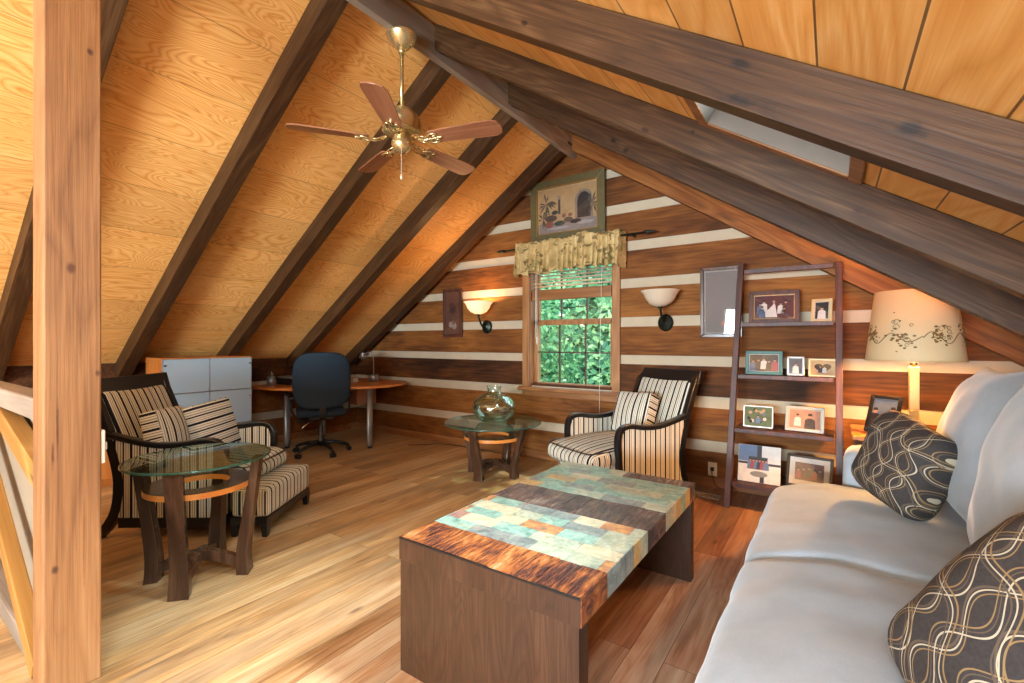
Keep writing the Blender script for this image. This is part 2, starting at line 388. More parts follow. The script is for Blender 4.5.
def floor_mat():
    k = NT('plank_floor'); raw = k.coords(False); s = k.sep(raw)
    v = k.comb(s[1], s[0], 0.0)
    br = k.new('ShaderNodeTexBrick'); k.put(br.inputs['Vector'], v)
    br.offset = 0.37; br.inputs['Color1'].default_value = (0, 0, 0, 1); br.inputs['Color2'].default_value = (1, 1, 1, 1)
    br.inputs['Mortar'].default_value = (0.5, 0.5, 0.5, 1)
    br.inputs['Scale'].default_value = 1.0; br.inputs['Mortar Size'].default_value = 0.0016; br.inputs['Mortar Smooth'].default_value = 0.2
    br.inputs['Brick Width'].default_value = 2.9; br.inputs['Row Height'].default_value = 0.135
    rv = k.sep(br.outputs['Color'])[0]
    off = k.m_('MULTIPLY', rv, 23.0)
    vv = k.comb(k.m_('ADD', s[0], off), k.m_('ADD', s[1], off), off)
    n1 = k.noise(k.mapping(vv, (7, 0.8, 1)), 1.1, 2, 0.5, 0.4)
    rg = k.m_('POWER', k.m_('PINGPONG', k.m_('MULTIPLY', n1, 18.0), 1.0), 0.6)
    n2 = k.noise(k.mapping(vv, (55, 2.5, 1)), 1.0, 4, 0.7)
    n3 = k.noise(k.mapping(raw, (1.2, 0.9, 1)), 1.2, 3, 0.55)
    n4 = k.noise(k.mapping(vv, (12, 1.2, 1)), 1.0, 3, 0.6)
    f = k.m_('MULTIPLY', rg, 0.10); f = k.m_('MULTIPLY_ADD', k.m_('MULTIPLY_ADD', n2, 1.6, -0.3), 0.34, f); f = k.m_('MULTIPLY_ADD', n3, 0.35, f); f = k.m_('MULTIPLY_ADD', n4, 0.62, f)
    f = k.m_('SUBTRACT', k.m_('MULTIPLY_ADD', rv, 0.26, f), 0.27)
    warm = k.ramp(f, [(0.24, '#604428'), (0.40, '#9a7548'), (0.58, '#bd9865'), (0.82, '#d8be90')])
    red = k.ramp(f, [(0.24, '#46291b'), (0.4, '#7b4c33'), (0.58, '#a07052'), (0.82, '#bf9d80')])
    # redder, darker boards towards the sofa side of the room
    mr = k.new('ShaderNodeMapRange'); k.put(mr.inputs[0], k.m_('MULTIPLY_ADD', n3, 0.5, s[0])); mr.inputs[1].default_value = -2.1; mr.inputs[2].default_value = -0.6
    col = k.mix(mr.outputs[0], warm, red)
    vo = k.new('ShaderNodeTexVoronoi'); k.put(vo.inputs['Vector'], k.mapping(vv, (5.5, 1.9, 1))); vo.inputs['Scale'].default_value = 1.0
    d = k.new('ShaderNodeMapRange'); k.put(d.inputs[0], vo.outputs['Distance']); d.inputs[1].default_value = 0.03; d.inputs[2].default_value = 0.10; d.inputs[3].default_value = 0.7; d.inputs[4].default_value = 0.0
    col = k.mix(d.outputs[0], col, c('#3a1c0e'))
    col = k.mix(k.m_('MULTIPLY', br.outputs['Fac'], 0.75), col, c('#3a2212'))
    gn = k.noise(k.mapping(vv, (5, 0.7, 1), (3, 3, 3)), 1.3, 3, 0.6)
    gm = k.new('ShaderNodeMapRange'); k.put(gm.inputs[0], gn); gm.inputs[1].default_value = 0.45; gm.inputs[2].default_value = 0.75; gm.inputs[3].default_value = 0.0; gm.inputs[4].default_value = 0.55
    col = k.mix(gm.outputs[0], col, c('#8f8673'))
    k.bump(k.m_('SUBTRACT', f, br.outputs['Fac']), 0.2, 0.004)
    return k.base(col, k.m_('MULTIPLY_ADD', n4, 0.3, 0.26), 0, 0.5)
m_floor = floor_mat()

def stripe_mat(name, ax, rough=0.85):
    """cream upholstery with black, grey and taupe stripes across local axis ax"""
    k = NT(name); raw = k.coords(False); s = k.sep(raw)
    q = s['XYZ'.index(ax.upper())]
    f = k.m_('FRACT', k.m_('DIVIDE', k.m_('ADD', q, 5.0), 0.105))
    W, K, G, T = '#dddccb', '#171922', '#77736a', '#a8a18d'
    col = k.ramp(f, [(0.0, K), (0.16, W), (0.24, G), (0.28, W), (0.36, T), (0.42, W), (0.50, '#2c2c31'), (0.60, W), (0.68, G), (0.71, T), (0.76, W), (0.86, G), (0.90, W)], 'CONSTANT')
    n = k.noise(raw, 260, 2); t = k.m_('MULTIPLY_ADD', n, 0.3, 0.85)
    col = k.mix(1.0, col, k.comb(t, t, t), 'MULTIPLY')
    k.bump(n, 0.15, 0.002)
    return k.base(col, rough, 0, 0.2)
m_sx, m_sy, m_sz = stripe_mat('striped_fabric_x', 'x'), stripe_mat('striped_fabric_y', 'y'), stripe_mat('striped_fabric_z', 'z')

def micro_mat():
    k = NT('grey_microfibre'); raw = k.coords(False)
    n = k.noise(raw, 5, 4, 0.6); n2 = k.noise(raw, 160, 2)
    f = k.m_('MULTIPLY_ADD', n2, 0.2, k.m_('MULTIPLY', n, 0.8))
    col = k.ramp(f, [(0.2, '#8c9ca8'), (0.5, '#a0afbb'), (0.8, '#b1bfca')])
    k.bump(n2, 0.08, 0.002)
    m = k.base(col, 0.9, 0, 0.2); k.b.inputs['Sheen Weight'].default_value = 0.35; k.b.inputs['Sheen Roughness'].default_value = 0.4
    return m
m_sofa = micro_mat()

def swirl_mat():
    """charcoal fabric with interlaced looping lines (pillow lies in local XZ)"""
    k = NT('looped_line_fabric'); raw = k.coords(False); s = k.sep(raw); x, z = s[0], s[2]
    base = k.noise(raw, 130, 2)
    col = k.mix(base, c('#2e2b2a'), c('#454242'))
    def lines(col, a, b, cols, k1, amp, ph, period, ws):
        sn = k.m_('MULTIPLY', k.m_('SINE', k.m_('MULTIPLY_ADD', b, k1, ph)), amp)
        t = k.m_('ADD', a, sn)
        for i, (hexc, o, wd) in enumerate(zip(cols, ws[0], ws[1])):
            fr = k.m_('FRACT', k.m_('DIVIDE', k.m_('ADD', t, 5.0+o), period))
            g = k.m_('LESS_THAN', fr, wd/period)
            col = k.mix(g, col, c(hexc))
        return col
    A, B, D = '#b5ad98', '#8a7350', '#5c5146'
    W = ((0.0, 0.011, 0.021), (0.004, 0.003, 0.0035))
    col = lines(col, x, z, (D, B, A), 34, 0.030, 0.0, 0.095, ((0.03, 0.011, 0.021), (0.006, 0.003, 0.0035)))
    col = lines(col, x, z, (A, D, B), 34, -0.030, 0.6, 0.095, W)
    col = lines(col, k.m_('ADD', k.m_('MULTIPLY', x, 0.5), k.m_('MULTIPLY', z, 0.86)), k.m_('SUBTRACT', x, k.m_('MULTIPLY', z, .5)), (B, A, D), 25, 0.026, 1.0, 0.12, W)
    k.bump(base, 0.1, 0.002)
    return k.base(col, 0.75, 0, 0.25)
m_swirl = swirl_mat()

def thin_glass(name, tint, ior=1.45):
    k = NT(name); k.n.remove(k.b)
    tr = k.new('ShaderNodeBsdfTransparent'); tr.inputs[0].default_value = c(tint)
    gl = k.new('ShaderNodeBsdfGlossy'); gl.inputs['Roughness'].default_value = 0.02
    lw = k.new('ShaderNodeLayerWeight'); lw.inputs['Blend'].default_value = 0.5
    r0 = ((ior-1)/(ior+1))**2
    fr = k.m_('MULTIPLY_ADD', k.m_('POWER', lw.outputs['Facing'], 5.0), 1-r0, r0)
    mx = k.new('ShaderNodeMixShader'); k.put(mx.inputs[0], fr); k.put(mx.inputs[1], tr.outputs[0]); k.put(mx.inputs[2], gl.outputs[0])
    k.t.links.new(mx.outputs[0], k.out.inputs[0]); return k.m
m_glass = thin_glass('table_glass', '#dff0ea', 1.45)
m_pane = thin_glass('window_glass', '#f4f8f6')
m_picglass = thin_glass('picture_glass', '#fafafa', 1.5)
m_edge = NT('green_glass_edge'); m_edge.base('#2f6d5c', 0.12, 0, 0.8); m_edge.b.inputs['Transmission Weight'].default_value = 0.45; m_edge = m_edge.m
def jug_mat():
    k = NT('recycled_glass'); k.n.remove(k.b)
    tr = k.new('ShaderNodeBsdfTransparent'); gl = k.new('ShaderNodeBsdfGlossy'); gl.inputs['Roughness'].default_value = 0.03
    gl.inputs[0].default_value = c('#e4fbf5')
    lw = k.new('ShaderNodeLayerWeight'); lw.inputs['Blend'].default_value = 0.35
    nz = k.noise(k.coords(False), 9, 3, 0.5)
    bp = k.new('ShaderNodeBump'); bp.inputs['Strength'].default_value = 0.5; bp.inputs['Distance'].default_value = 0.02
    k.put(bp.inputs['Height'], nz); k.put(gl.inputs['Normal'], bp.outputs[0])
    k.put(tr.inputs[0], k.mix(lw.outputs['Facing'], c('#f6fdfb'), c('#9fd0c5')))
    lf = k.new('ShaderNodeLayerWeight'); lf.inputs['Blend'].default_value = 0.5; k.put(lf.inputs['Normal'], bp.outputs[0])
    fr = k.m_('MULTIPLY_ADD', k.m_('POWER', lf.outputs['Facing'], 2.4), 0.80, 0.2)
    mx = k.new('ShaderNodeMixShader'); k.put(mx.inputs[0], fr); k.put(mx.inputs[1], tr.outputs[0]); k.put(mx.inputs[2], gl.outputs[0])
    k.t.links.new(mx.outputs[0], k.out.inputs[0]); return k.m
m_jug = jug_mat()
m_frost = NT('frosted_glass'); m_frost.base('#a9bfcc', 0.22, 0, 0.7); m_frost.b.inputs['Transmission Weight'].default_value = 0.25; m_frost = m_frost.m

def shade_mat(name, col, em, strength, trans=0.5):
    k = NT(name); k.base(col, 0.6)
    k.b.inputs['Emission Color'].default_value = c(em); k.b.inputs['Emission Strength'].default_value = strength
    tl = k.new('ShaderNodeBsdfTranslucent'); tl.inputs[0].default_value = c(col)
    mx = k.new('ShaderNodeMixShader'); mx.inputs[0].default_value = trans
    k.put(mx.inputs[1], k.b.outputs[0]); k.put(mx.inputs[2], tl.outputs[0]); k.t.links.new(mx.outputs[0], k.out.inputs[0])
    return k.m
m_bowl_lit = shade_mat('alabaster_glass_lit', '#f3e6d0', '#ffe9d0', 0.25, 0.22)
m_bowl = shade_mat('alabaster_glass', '#efe3cd', '#ffe2b8', 0.0, 0.4)
m_lshade = shade_mat('lamp_shade_fabric', '#c9b993', '#ffd28a', 0.0, 0.08)

# ------------------------------------------------------------------ room shell
XR, ZC, MS, YF = -2.165, 3.35, 0.66, 4.27
XL, XW, YB = -5.66, 1.70, -4.2
CA = math.cos(SLOPE)
def zc(x): return ZC - MS*abs(x-XR)
YO = YF + 0.22
m = M(); m.box(XL-.2, XW+.2, YB-.2, YO, -0.12, 0)
struct(m.build('floor', m_floor))

def ceil_side(sign, holes, mat, name, length):
    m = M()
    def P(x, y, z): return Vector((x, y, z))
    xs = [0.0]; rects = []
    L = length
    if not holes: rects = [(0, L, YB-.2, YO)]
    else:
        ycut = sorted(holes, key=lambda q: q[2]); y = YB-.2
        for (a, b, y0, y1) in ycut:
            rects.append((0, L, y, y0)); rects.append((0, a, y0, y1)); rects.append((b, L, y0, y1)); y = y1
        rects.append((0, L, y, YO))
    for (a, b, y0, y1) in rects:
        if sign > 0: m.box(a, b, y0, y1, 0, 0.05)
        else: m.box(-b, -a, y0, y1, 0, 0.05)
    o = m.build(name, mat, loc=(XR, 0, ZC), rot=(0, SLOPE*sign, 0))
    return struct(o)
lx = lambda X: abs(X-XR)/CA
H1 = (lx(-0.46), lx(0.07), 1.48, 2.185)
H2 = (lx(-0.55), lx(0.35), -0.85, -0.1)  # opening behind the camera, added to bring in fill light
ceil_side(-1, [], m_ply, 'ceiling', (XR-XL+.35)/CA)
ceil_side(1, [H1, H2], m_board, 'ceiling', (XW-XR+.35)/CA)
# roof window, plus an unseen one added for its light: boarded well, moulding, glass
for n, (a, b, y0, y1), HW in (('window_2', H1, .56), ('window_fill', H2, .30)):
    w = struct(bpy.data.objects.new(n, None)); COL.objects.link(w); w.location = (XR, 0, ZC); w.rotation_euler = (0, SLOPE, 0)
    q = M()
    q.box(a+.001, a+.013, y0+.013, y1-.013, -0.004, HW).box(b-.013, b-.001, y0+.013, y1-.013, -0.004, HW).box(a+.001, b-.001, y0+.001, y0+.013, -0.004, HW).box(a+.001, b-.001, y1-.013, y1-.001, -0.004, HW)
    q.build('well_lining', plain('whitewashed_boards', '#7d746c', 0.7, var=.2), w)
    q = M()
    t = .035
    q.box(a-t, a+.016, y0-t, y1+t, -0.014, -.0045).box(b-.016, b+t, y0-t, y1+t, -0.014, -.0045).box(a+.016, b-.016, y0-t, y0+.016, -0.014, -.0045).box(a+.016, b-.016, y1-.016, y1+t, -0.014, -.0045)
    q.build('moulding', m_trimh, w, bevel=.004)
    q = M(); q.box(a+.013, b-.013, y0+.013, y1-.013, HW-.02, HW-.014); q.build('pane', m_pane, w)

# gable wall of hewn logs with pale chinking, opening for the window
WX0, WX1, WZ0, WZ1 = -2.70, -1.74, 0.80, 2.18
ch = [(.0, .0), (.30, .395), (.675, .775), (1.035, 1.122), (1.39, 1.482), (1.758, 1.848), (2.112, 2.205), (2.478, 2.572), (2.84, 2.93), (3.2, 3.28)]
def gable(name, y0, y1, xa, xb, logs, hole):
    m = M(); zs = ch
    inner = y0 < 0
    def strip(z0, z1, ya, yb, mi):
        m.mi = mi
        # clip to roof: trapezoid
        segs = [(xa, xb)]
        if hole and z1 > hole[2]+1e-4 and z0 < hole[3]-1e-4:
            segs = [(xa, hole[0]), (hole[1], xb)]
        for (p, q) in segs:
            lo, hi = p, q
            a0 = max(lo, XR-(ZC+.04-z0)/MS); b0 = min(hi, XR+(ZC+.04-z0)/MS)
            a1 = max(lo, XR-(ZC+.04-z1)/MS); b1 = min(hi, XR+(ZC+.04-z1)/MS)
            if b0 <= a0: continue
            if b1 <= a1: a1 = b1 = (a1+b1)/2
            m.prism([(a0, z0), (b0, z0), (b1, z1), (a1, z1)], 'y', ya, yb)
    bounds = []
    for i in range(len(zs)-1):
        bounds.append((zs[i][1], zs[i+1][0], 0)); bounds.append((zs[i+1][0], zs[i+1][1], 1))
    out = []
    for z0, z1, k in bounds:
        cuts = [z0] + [h for h in (hole[2:] if hole else ()) if z0 < h < z1] + [z1]
        for a, b in zip(cuts, cuts[1:]): out.append((a, b, k))
    for z0, z1, k in out:
        if k == 0: strip(z0, z1, y0, y1, 0)
        else: strip(z0, z1, y0+.012, y1, 1)
    return struct(m.build(name, [m_log, m_chink], bevel=0))
gable('wall_front', YF, YO, XL-.2, XW+.2, 1, (WX0, WX1, WZ0, WZ1))
# rear gable with a wide window, out of frame behind the camera
m = M(); m.mi = 0
RH = (-2.3, 0.4, 0.65, 1.65)
for (a, b, z0, z1) in ((XL-.2, RH[0], 0, 2.2), (RH[1], XW+.2, 0, 2.2), (RH[0], RH[1], 0, RH[2]), (RH[0], RH[1], RH[3], 2.2)):
    pa = lambda z: (max(a, XR-(ZC+.04-z)/MS), min(b, XR+(ZC+.04-z)/MS))
    if z1 <= 2.1 and False: pass
    zz = [z0] + [z0+(z1-z0)*i/8 for i in range(1, 9)]
    for p, q in zip(zz, zz[1:]):
        a0, b0 = pa(p); a1, b1 = pa(q)
        if b0 > a0: m.prism([(a0, p), (b0, p), (max(b1, a1), q), (a1, q)], 'y', YB-.2, YB)
a0 = XR-(ZC+.04-2.2)/MS; b0 = XR+(ZC+.04-2.2)/MS
m.prism([(a0, 2.2), (b0, 2.2), (XR, ZC+.04)], 'y', YB-.2, YB)
struct(m.build('wall_rear', m_log))
w = struct(bpy.data.objects.new('window_4', None)); COL.objects.link(w)
q = M()
for x in (RH[0], -1.12, -.38, RH[1]-.05): q.box(x, x+.05, YB-.12, YB-.05, RH[2], RH[3])
q.box(RH[0], RH[1], YB-.12, YB-.05, RH[2], RH[2]+.05).box(RH[0], RH[1], YB-.12, YB-.05, RH[3]-.05, RH[3]); q.build('window_frame', m_trim, w)
q = M(); q.box(RH[0], RH[1], YB-.09, YB-.085, RH[2], RH[3]); q.build('pane', m_pane, w)
# knee walls
m = M()
for z0, z1, k in ((0, .30, 0), (.30, .395, 1), (.395, .675, 0), (.675, .775, 1), (.775, zc(XL)+.05, 0)):
    m.mi = k; m.box(XL-.2, XL-(.012 if k else 0), YB-.2, YF, z0, z1)
struct(m.build('wall_left', [m_log, m_chink]))
m = M()
for z0, z1, k in ((0, .30, 0), (.30, .395, 1), (.395, .675, 0), (.675, zc(XW)+.05, 0)):
    m.mi = k; m.box(XW+(.012 if k else 0), XW+.2, YB-.2, YF, z0, z1)
struct(m.build('wall_right', [m_log, m_chink]))
m = M(); m.box(XL, XW, YF-.022, YF, 0, .085); struct(m.build('baseboard_front', m_trimh, bevel=.006))
m = M(); m.box(XL, XL+.02, YB, YF-.022, 0, .085); struct(m.build('baseboard_left', m_trimh, bevel=.006))

# rafters
RT = 0.146
lab_l = ['dark rafter on left slope behind the post, nearest the camera', 'dark rafter on left slope left of the ceiling fan blades', 'dark rafter on left slope passing behind the fan motor', 'dark rafter on left slope right of the fan, next to the gable rafter', 'dark rafter on left slope set against the log gable wall']
for k, y in enumerate((0.665, 1.515, 2.365, 3.215, 4.065)):
    m = M(); m.box(-(XR-XL+.02)/CA, -0.045, 0, .105, -RT, -0.001)
    tag(m.build('rafter', m_raft, bevel=.004, loc=(XR, y, ZC), rot=(0, -SLOPE, 0)), lab_l[k], 'rafter', 'rafters of the left slope')
lab_r = ['dark rafter on right slope above the camera, out of view', 'broad dark rafter across the top right corner, nearest one on right slope', 'dark rafter on right slope just beyond the roof window', 'dark rafter on right slope above lamp shade and ladder shelf', 'brown rafter on right slope flush with the log gable wall']
for k, (y, t) in enumerate(((0.53, .075), (1.39, .075), (2.215, .07), (3.05, .07), (4.15, .11))):
    if k == 0: continue
    m = M(); m.box(0.045, (XW-XR-.02)/CA, 0, t, -RT, -0.001)
    tag(m.build('rafter', (m_raft, m_raft1, m_raft2, m_raft3, m_nailer)[k], bevel=.004, loc=(XR, y, ZC), rot=(0, SLOPE, 0)), lab_r[k], 'rafter', 'rafters of the right slope')
m = M(); m.box(-.025, .025, YB+.02, YF-.01, 3.11, 3.31)
tag(m.build('ridge_beam', m_ridge, bevel=.004, loc=(-2.160, 0, 0)), 'long grey-brown ridge board at the peak, fan hanging from it', 'beam')
# post
m = M(); m.box(-2.385, -2.238, .4035, .56, 0, 3.11)
tag(m.build('support_post', m_post, bevel=.006), 'thick rough-sawn square wooden post at the left of the room', 'post')
sw = thing('switch_plate', 'small cream switch plate on the far side of the wooden post', 'switch', (-2.262, .56, .857))
M().box(-.02, .02, 0, .012, -.062, .062).build('plate', m_cream, sw, bevel=.003)
M().box(-.006, .006, .012, .02, -.014, .014).build('toggle', m_cream, sw)
# stair guard left of the post
g = thing('stair_guard', 'weathered wooden stair guard with top rail and braces left of the post', 'railing', (-2.385, .42, 0))
M().box(-1.6, 0, 0, .10, .95, 1.035).build('top_rail', m_rail, g, bevel=.01)
M().box(-1.6, 0, .075, .095, .10, .95).build('panel', plain('pale_plywood', '#8a7d69', 0.7, var=.2, vs=3), g)
def slanted(x0, z0, x1, z1, w, y0, y1, mat, parent, name):
    L = math.hypot(x1-x0, z1-z0); a = math.atan2(z1-z0, x1-x0)
    m = M(); m.box(0, L, y0, y1, -w/2, w/2)
    return m.build(name, mat, parent, loc=(x0, 0, z0), rot=(0, -a, 0), bevel=.004)
slanted(-1.5, .90, 0, .05, .075, -.02, .03, m_brace, g, 'brace')
slanted(-1.2, 1.0, -.0, .72, .09, .0, .06, m_brace, g, 'brace')
M().box(-1.6, 0, 0, .10, 0, .09).build('bottom_rail', m_rail, g, bevel=.01)

# ------------------------------------------------------------------ coffee table
ct = thing('coffee_table', 'low dark wood coffee table with slate tile and bark mosaic top', 'table', (-0.98, 1.9, 0))
def slate(name, a, b, d, rough=0.34):
    k = NT(name); v = k.coords(False)
    n = k.noise(v, 16, 5, 0.7, 0.8); n2 = k.noise(v, 50, 4, 0.65)
    col = k.ramp(k.m_('MULTIPLY_ADD', n2, 0.3, k.m_('MULTIPLY', n, 0.75)), [(0.38, d), (0.50, a), (0.62, b)])
    n5 = k.noise(k.mapping(v, (1, 1, 1), (7, 3, 1)), 12, 4, 0.7, 1.0); q5 = k.new('ShaderNodeMapRange'); k.put(q5.inputs[0], n5); q5.inputs[1].default_value = .56; q5.inputs[2].default_value = .68; q5.inputs[4].default_value = .35
    col = k.mix(q5.outputs[0], col, c('#a9834f'))
    k.bump(n2, 0.45, 0.003); return k.base(col, rough, 0, 0.5)
slates = [slate('slate_pale_green', '#9aa592', '#b9bda8', '#75877c'), slate('slate_cream', '#b9b295', '#cfc7ab', '#9aa08a'), slate('slate_ochre', '#b59561', '#cdae74', '#8b9178'),
          slate('slate_teal', '#7ba096', '#9bbcae', '#567a70'), slate('slate_grey_blue', '#76817f', '#949c97', '#566163'), slate('slate_rust', '#a9744c', '#c69a63', '#75655f'), slate('slate_rose', '#947068', '#ad8c80', '#6e5a58')]
def bark(name, cols):
    k = NT(name); v = k.coords(False)
    n = k.noise(k.mapping(v, (34, 5, 10)), 1.0, 4, 0.65, 1.6); n2 = k.noise(k.mapping(v, (6, 5, 3)), 1.0, 3); n3 = k.noise(k.mapping(v, (90, 12, 20)), 1.0, 3, 0.7, 1.0)
    f = k.m_('MULTIPLY_ADD', n2, 0.5, k.m_('MULTIPLY', n, 0.45)); f = k.m_('MULTIPLY_ADD', n3, 0.3, f)
    col = k.ramp(f, cols); k.bump(n3, 1.0, 0.006); return k.base(col, 0.26, 0, 0.6)
m_bark = bark('bark_strip_rust', [(0.46, '#2a1c20'), (0.55, '#54342f'), (0.64, '#96572f'), (0.74, '#c08550'), (0.82, '#b9a795')])
m_bark2 = bark('bark_strip_purple', [(0.46, '#2a2528'), (0.56, '#4d4143'), (0.66, '#6d564c'), (0.76, '#8f8782'), (0.84, '#a7a09a')])
m = M(); m.mi = 0
X0, X1, Y0, Y1, ZT = -.38, .38, -.68, .675, .505
m.box(X0, X1, Y0, Y1, ZT-.085, ZT-.006)
mats = [m_table] + slates + [m_bark, m_bark2, m_black]
rr = random.Random(3)
def band_tiles(y0, y1, rows, pal, skip=None):
    dy = (y1-y0)/rows
    for r in range(rows):
        x = X0 - rr.uniform(0, .14); ya, yb = y0+r*dy+.001, y0+(r+1)*dy-.001
        while x < X1:
            w = rr.choice((.15, .17, .17, .2, .12)); a, b = max(x, X0), min(x+w-.002, X1)
            if b-a > .012:
                m.mi = 1+rr.choice(pal)
                a2, b2 = a-.001*(a == X0), b
                ys = yb if r < rows-1 or y1 < Y1 else yb
                if skip and skip(a, b, ya, yb): x += w; continue
                m.box(a, b, ya, ys, ZT-.0065, ZT-rr.uniform(0, .0018))
            x += w
        # edge tiles on the long sides
        for sx in (X0-.004, X1):
            if skip and sx == X1: continue
            m.mi = 1+rr.choice(pal); m.box(sx, sx+.004, ya, yb, ZT-.085, ZT-.001)
def bark_band(y0, y1, mi, x0=X0, x1=X1, n=9):
    m.mi = mi
    for i in range(n):
        a, b = x0+(x1-x0)*i/n, x0+(x1-x0)*(i+1)/n
        m.box(a, b-.0015, y0+.001, y1-.001, ZT-.0065, ZT-rr.uniform(0, .003))
    for sx in (X0-.004, X1):
        if sx == X0-.004 and x0 > X0: continue
        m.box(sx, sx+.004, y0+.001, y1-.001, ZT-.085, ZT-.001)
bark_band(Y0, -.49, 8); band_tiles(-.49, -.09, 5, (0, 0, 0, 1, 1, 0, 2, 4, 5, 0, 3, 1, 4, 4, 6, 3)); bark_band(-.09, .15, 9)
band_tiles(.15, .565, 5, (3, 3, 0, 3, 4, 0, 3, 1, 3, 2)); 
band_tiles(.565, Y1, 1, (3, 3, 0), skip=lambda a, b, ya, yb: a > -.02)
m.mi = 9
bark_band(.565, Y1, 9, 0.02, X1, 5)
m.mi = 0; m.box(X0-.001, X1+.001, Y0-.0015, Y0+.006, ZT-.085, ZT-.007)
m.mi = 10; m.box(X0-.001, X1+.001, Y0-.002, Y0+.005, ZT-.007, ZT-.0003)
m.build('table_top', mats, ct, bevel=0)
for ya, yb in ((-.681, -.62), (.615, .673)):
    M().box(-.374, .377, ya, yb, 0, ZT-.085).build('leg_panel', m_table, ct)

# ------------------------------------------------------------------ round glass tables
def glass_table(label, cx, cy, H, rg, rfoot, rtop, ang, rshelf, zsh):
    t = thing('glass_side_table', label, 'table', (cx, cy, 0), ang)
    m = M(); m.mi = 0
    m.lathe([(0.0005, H), (rg-.004, H), ], n=72, cap=False); m.lathe([(rg-.004, H-.012), (0.0005, H-.012)], n=72, cap=False)
    m.mi = 1; m.lathe([(rg-.004, H-.012), (rg-.0005, H-.010), (rg, H-.006), (rg-.0005, H-.002), (rg-.004, H)], n=72, cap=False)
    m.build('glass_top', [m_glass, m_edge], t, fix=False)
    zt = H-.0135
    for k in range(4):
        a = k*math.pi/2; mx = Matrix.Rotation(a-math.pi/2, 4, 'Z')
        # section swept in the radial plane: y is radius
        path = [(rfoot, 0), (rfoot-.008, zt*.10), (rfoot-.005, zt*.25), (rfoot+(rtop-rfoot)*.45, zt*.6), (rtop-.005, zt*.88), (rtop+.004, zt)]
        path = chaikin(path, 2)
        n = len(path); m = M()
        rings = []
        for i, (y, z) in enumerate(path):
            u = z/zt; wd = .031+.016*max(0, 1-u*2.2)**1.0+.012*u; th = .042+.02*(1-u)
            rings.append([mx @ Vector(q) for q in ((-wd, y+.012, z), (wd, y+.012, z), (wd*.75, y+.012-th, z), (-wd*.75, y+.012-th, z))])
        m.loft(rings); m.build('leg', m_espresso, t, bevel=.003)
    # arched cross stretcher
    m = M()
    for k in range(2):
        mx = Matrix.Rotation(k*math.pi/2, 4, 'Z')
        pth = [(-rfoot+.03, .055), (-rfoot*.6, .085), (-rfoot*.2, .115+.003*k), (rfoot*.2, .115+.003*k), (rfoot*.6, .085), (rfoot-.03, .055)]
        m.ribbon(chaikin(pth, 2), -.022, .022, [.05]*len(chaikin(pth, 2)), mx)
    m.build('stretcher', m_espresso, t)
    # ring shelf
    m = M(); n = 56
    m.sm = True; h = .028; ri = rshelf*.56
    m.mi = 1; m.loft([[Vector((r*math.cos(2*math.pi*i/n), r*math.sin(2*math.pi*i/n), z)) for i in range(n)] for r, z in ((rshelf, zsh-h), (rshelf, zsh))], cap=False)
    m.loft([[Vector((r*math.cos(2*math.pi*i/n), r*math.sin(2*math.pi*i/n), z)) for i in range(n)] for r, z in ((ri, zsh), (ri, zsh-h))], cap=False)
    m.mi = 0; m.loft([[Vector((r*math.cos(2*math.pi*i/n), r*math.sin(2*math.pi*i/n), z)) for i in range(n)] for r, z in ((rshelf, zsh), (ri, zsh))], cap=False)
    m.loft([[Vector((r*math.cos(2*math.pi*i/n), r*math.sin(2*math.pi*i/n), z)) for i in range(n)] for r, z in ((ri, zsh-h), (rshelf, zsh-h))], cap=False)
    m.build('ring_shelf', [m_espresso, m_orange], t, fix=False)
    return t
glass_table('tall round glass-topped side table in front of the left striped armchair, bare top', -2.775, 1.10, .64, .335, .235, .285, R(-43), .245, .505)
glass_table('low round glass-topped table by the window carrying the glass jug', -2.625, 3.50, .50, .455, .25, .335, R(4), .27, .375)

# glass jug
m = M()
out = chaikin([(0.001, .012), (.06, .006), (.11, .002), (.165, .035), (.205, .11), (.195, .18), (.14, .235), (.075, .262), (.062, .278), (.062, .315), (.070, .322), (.070, .335)], 2)
inn = [(max(r-.006, .0005), z+(.006 if z < .15 else -.003 if z < .33 else 0)) for r, z in out][::-1]
m.lathe(out, n=64, cap=False)
tag(m.build('glass_jug', m_jug, fix=True, loc=(-2.62, 3.51, .5005)), 'bulbous clear green-tinted glass jug on the low round glass table', 'jug')

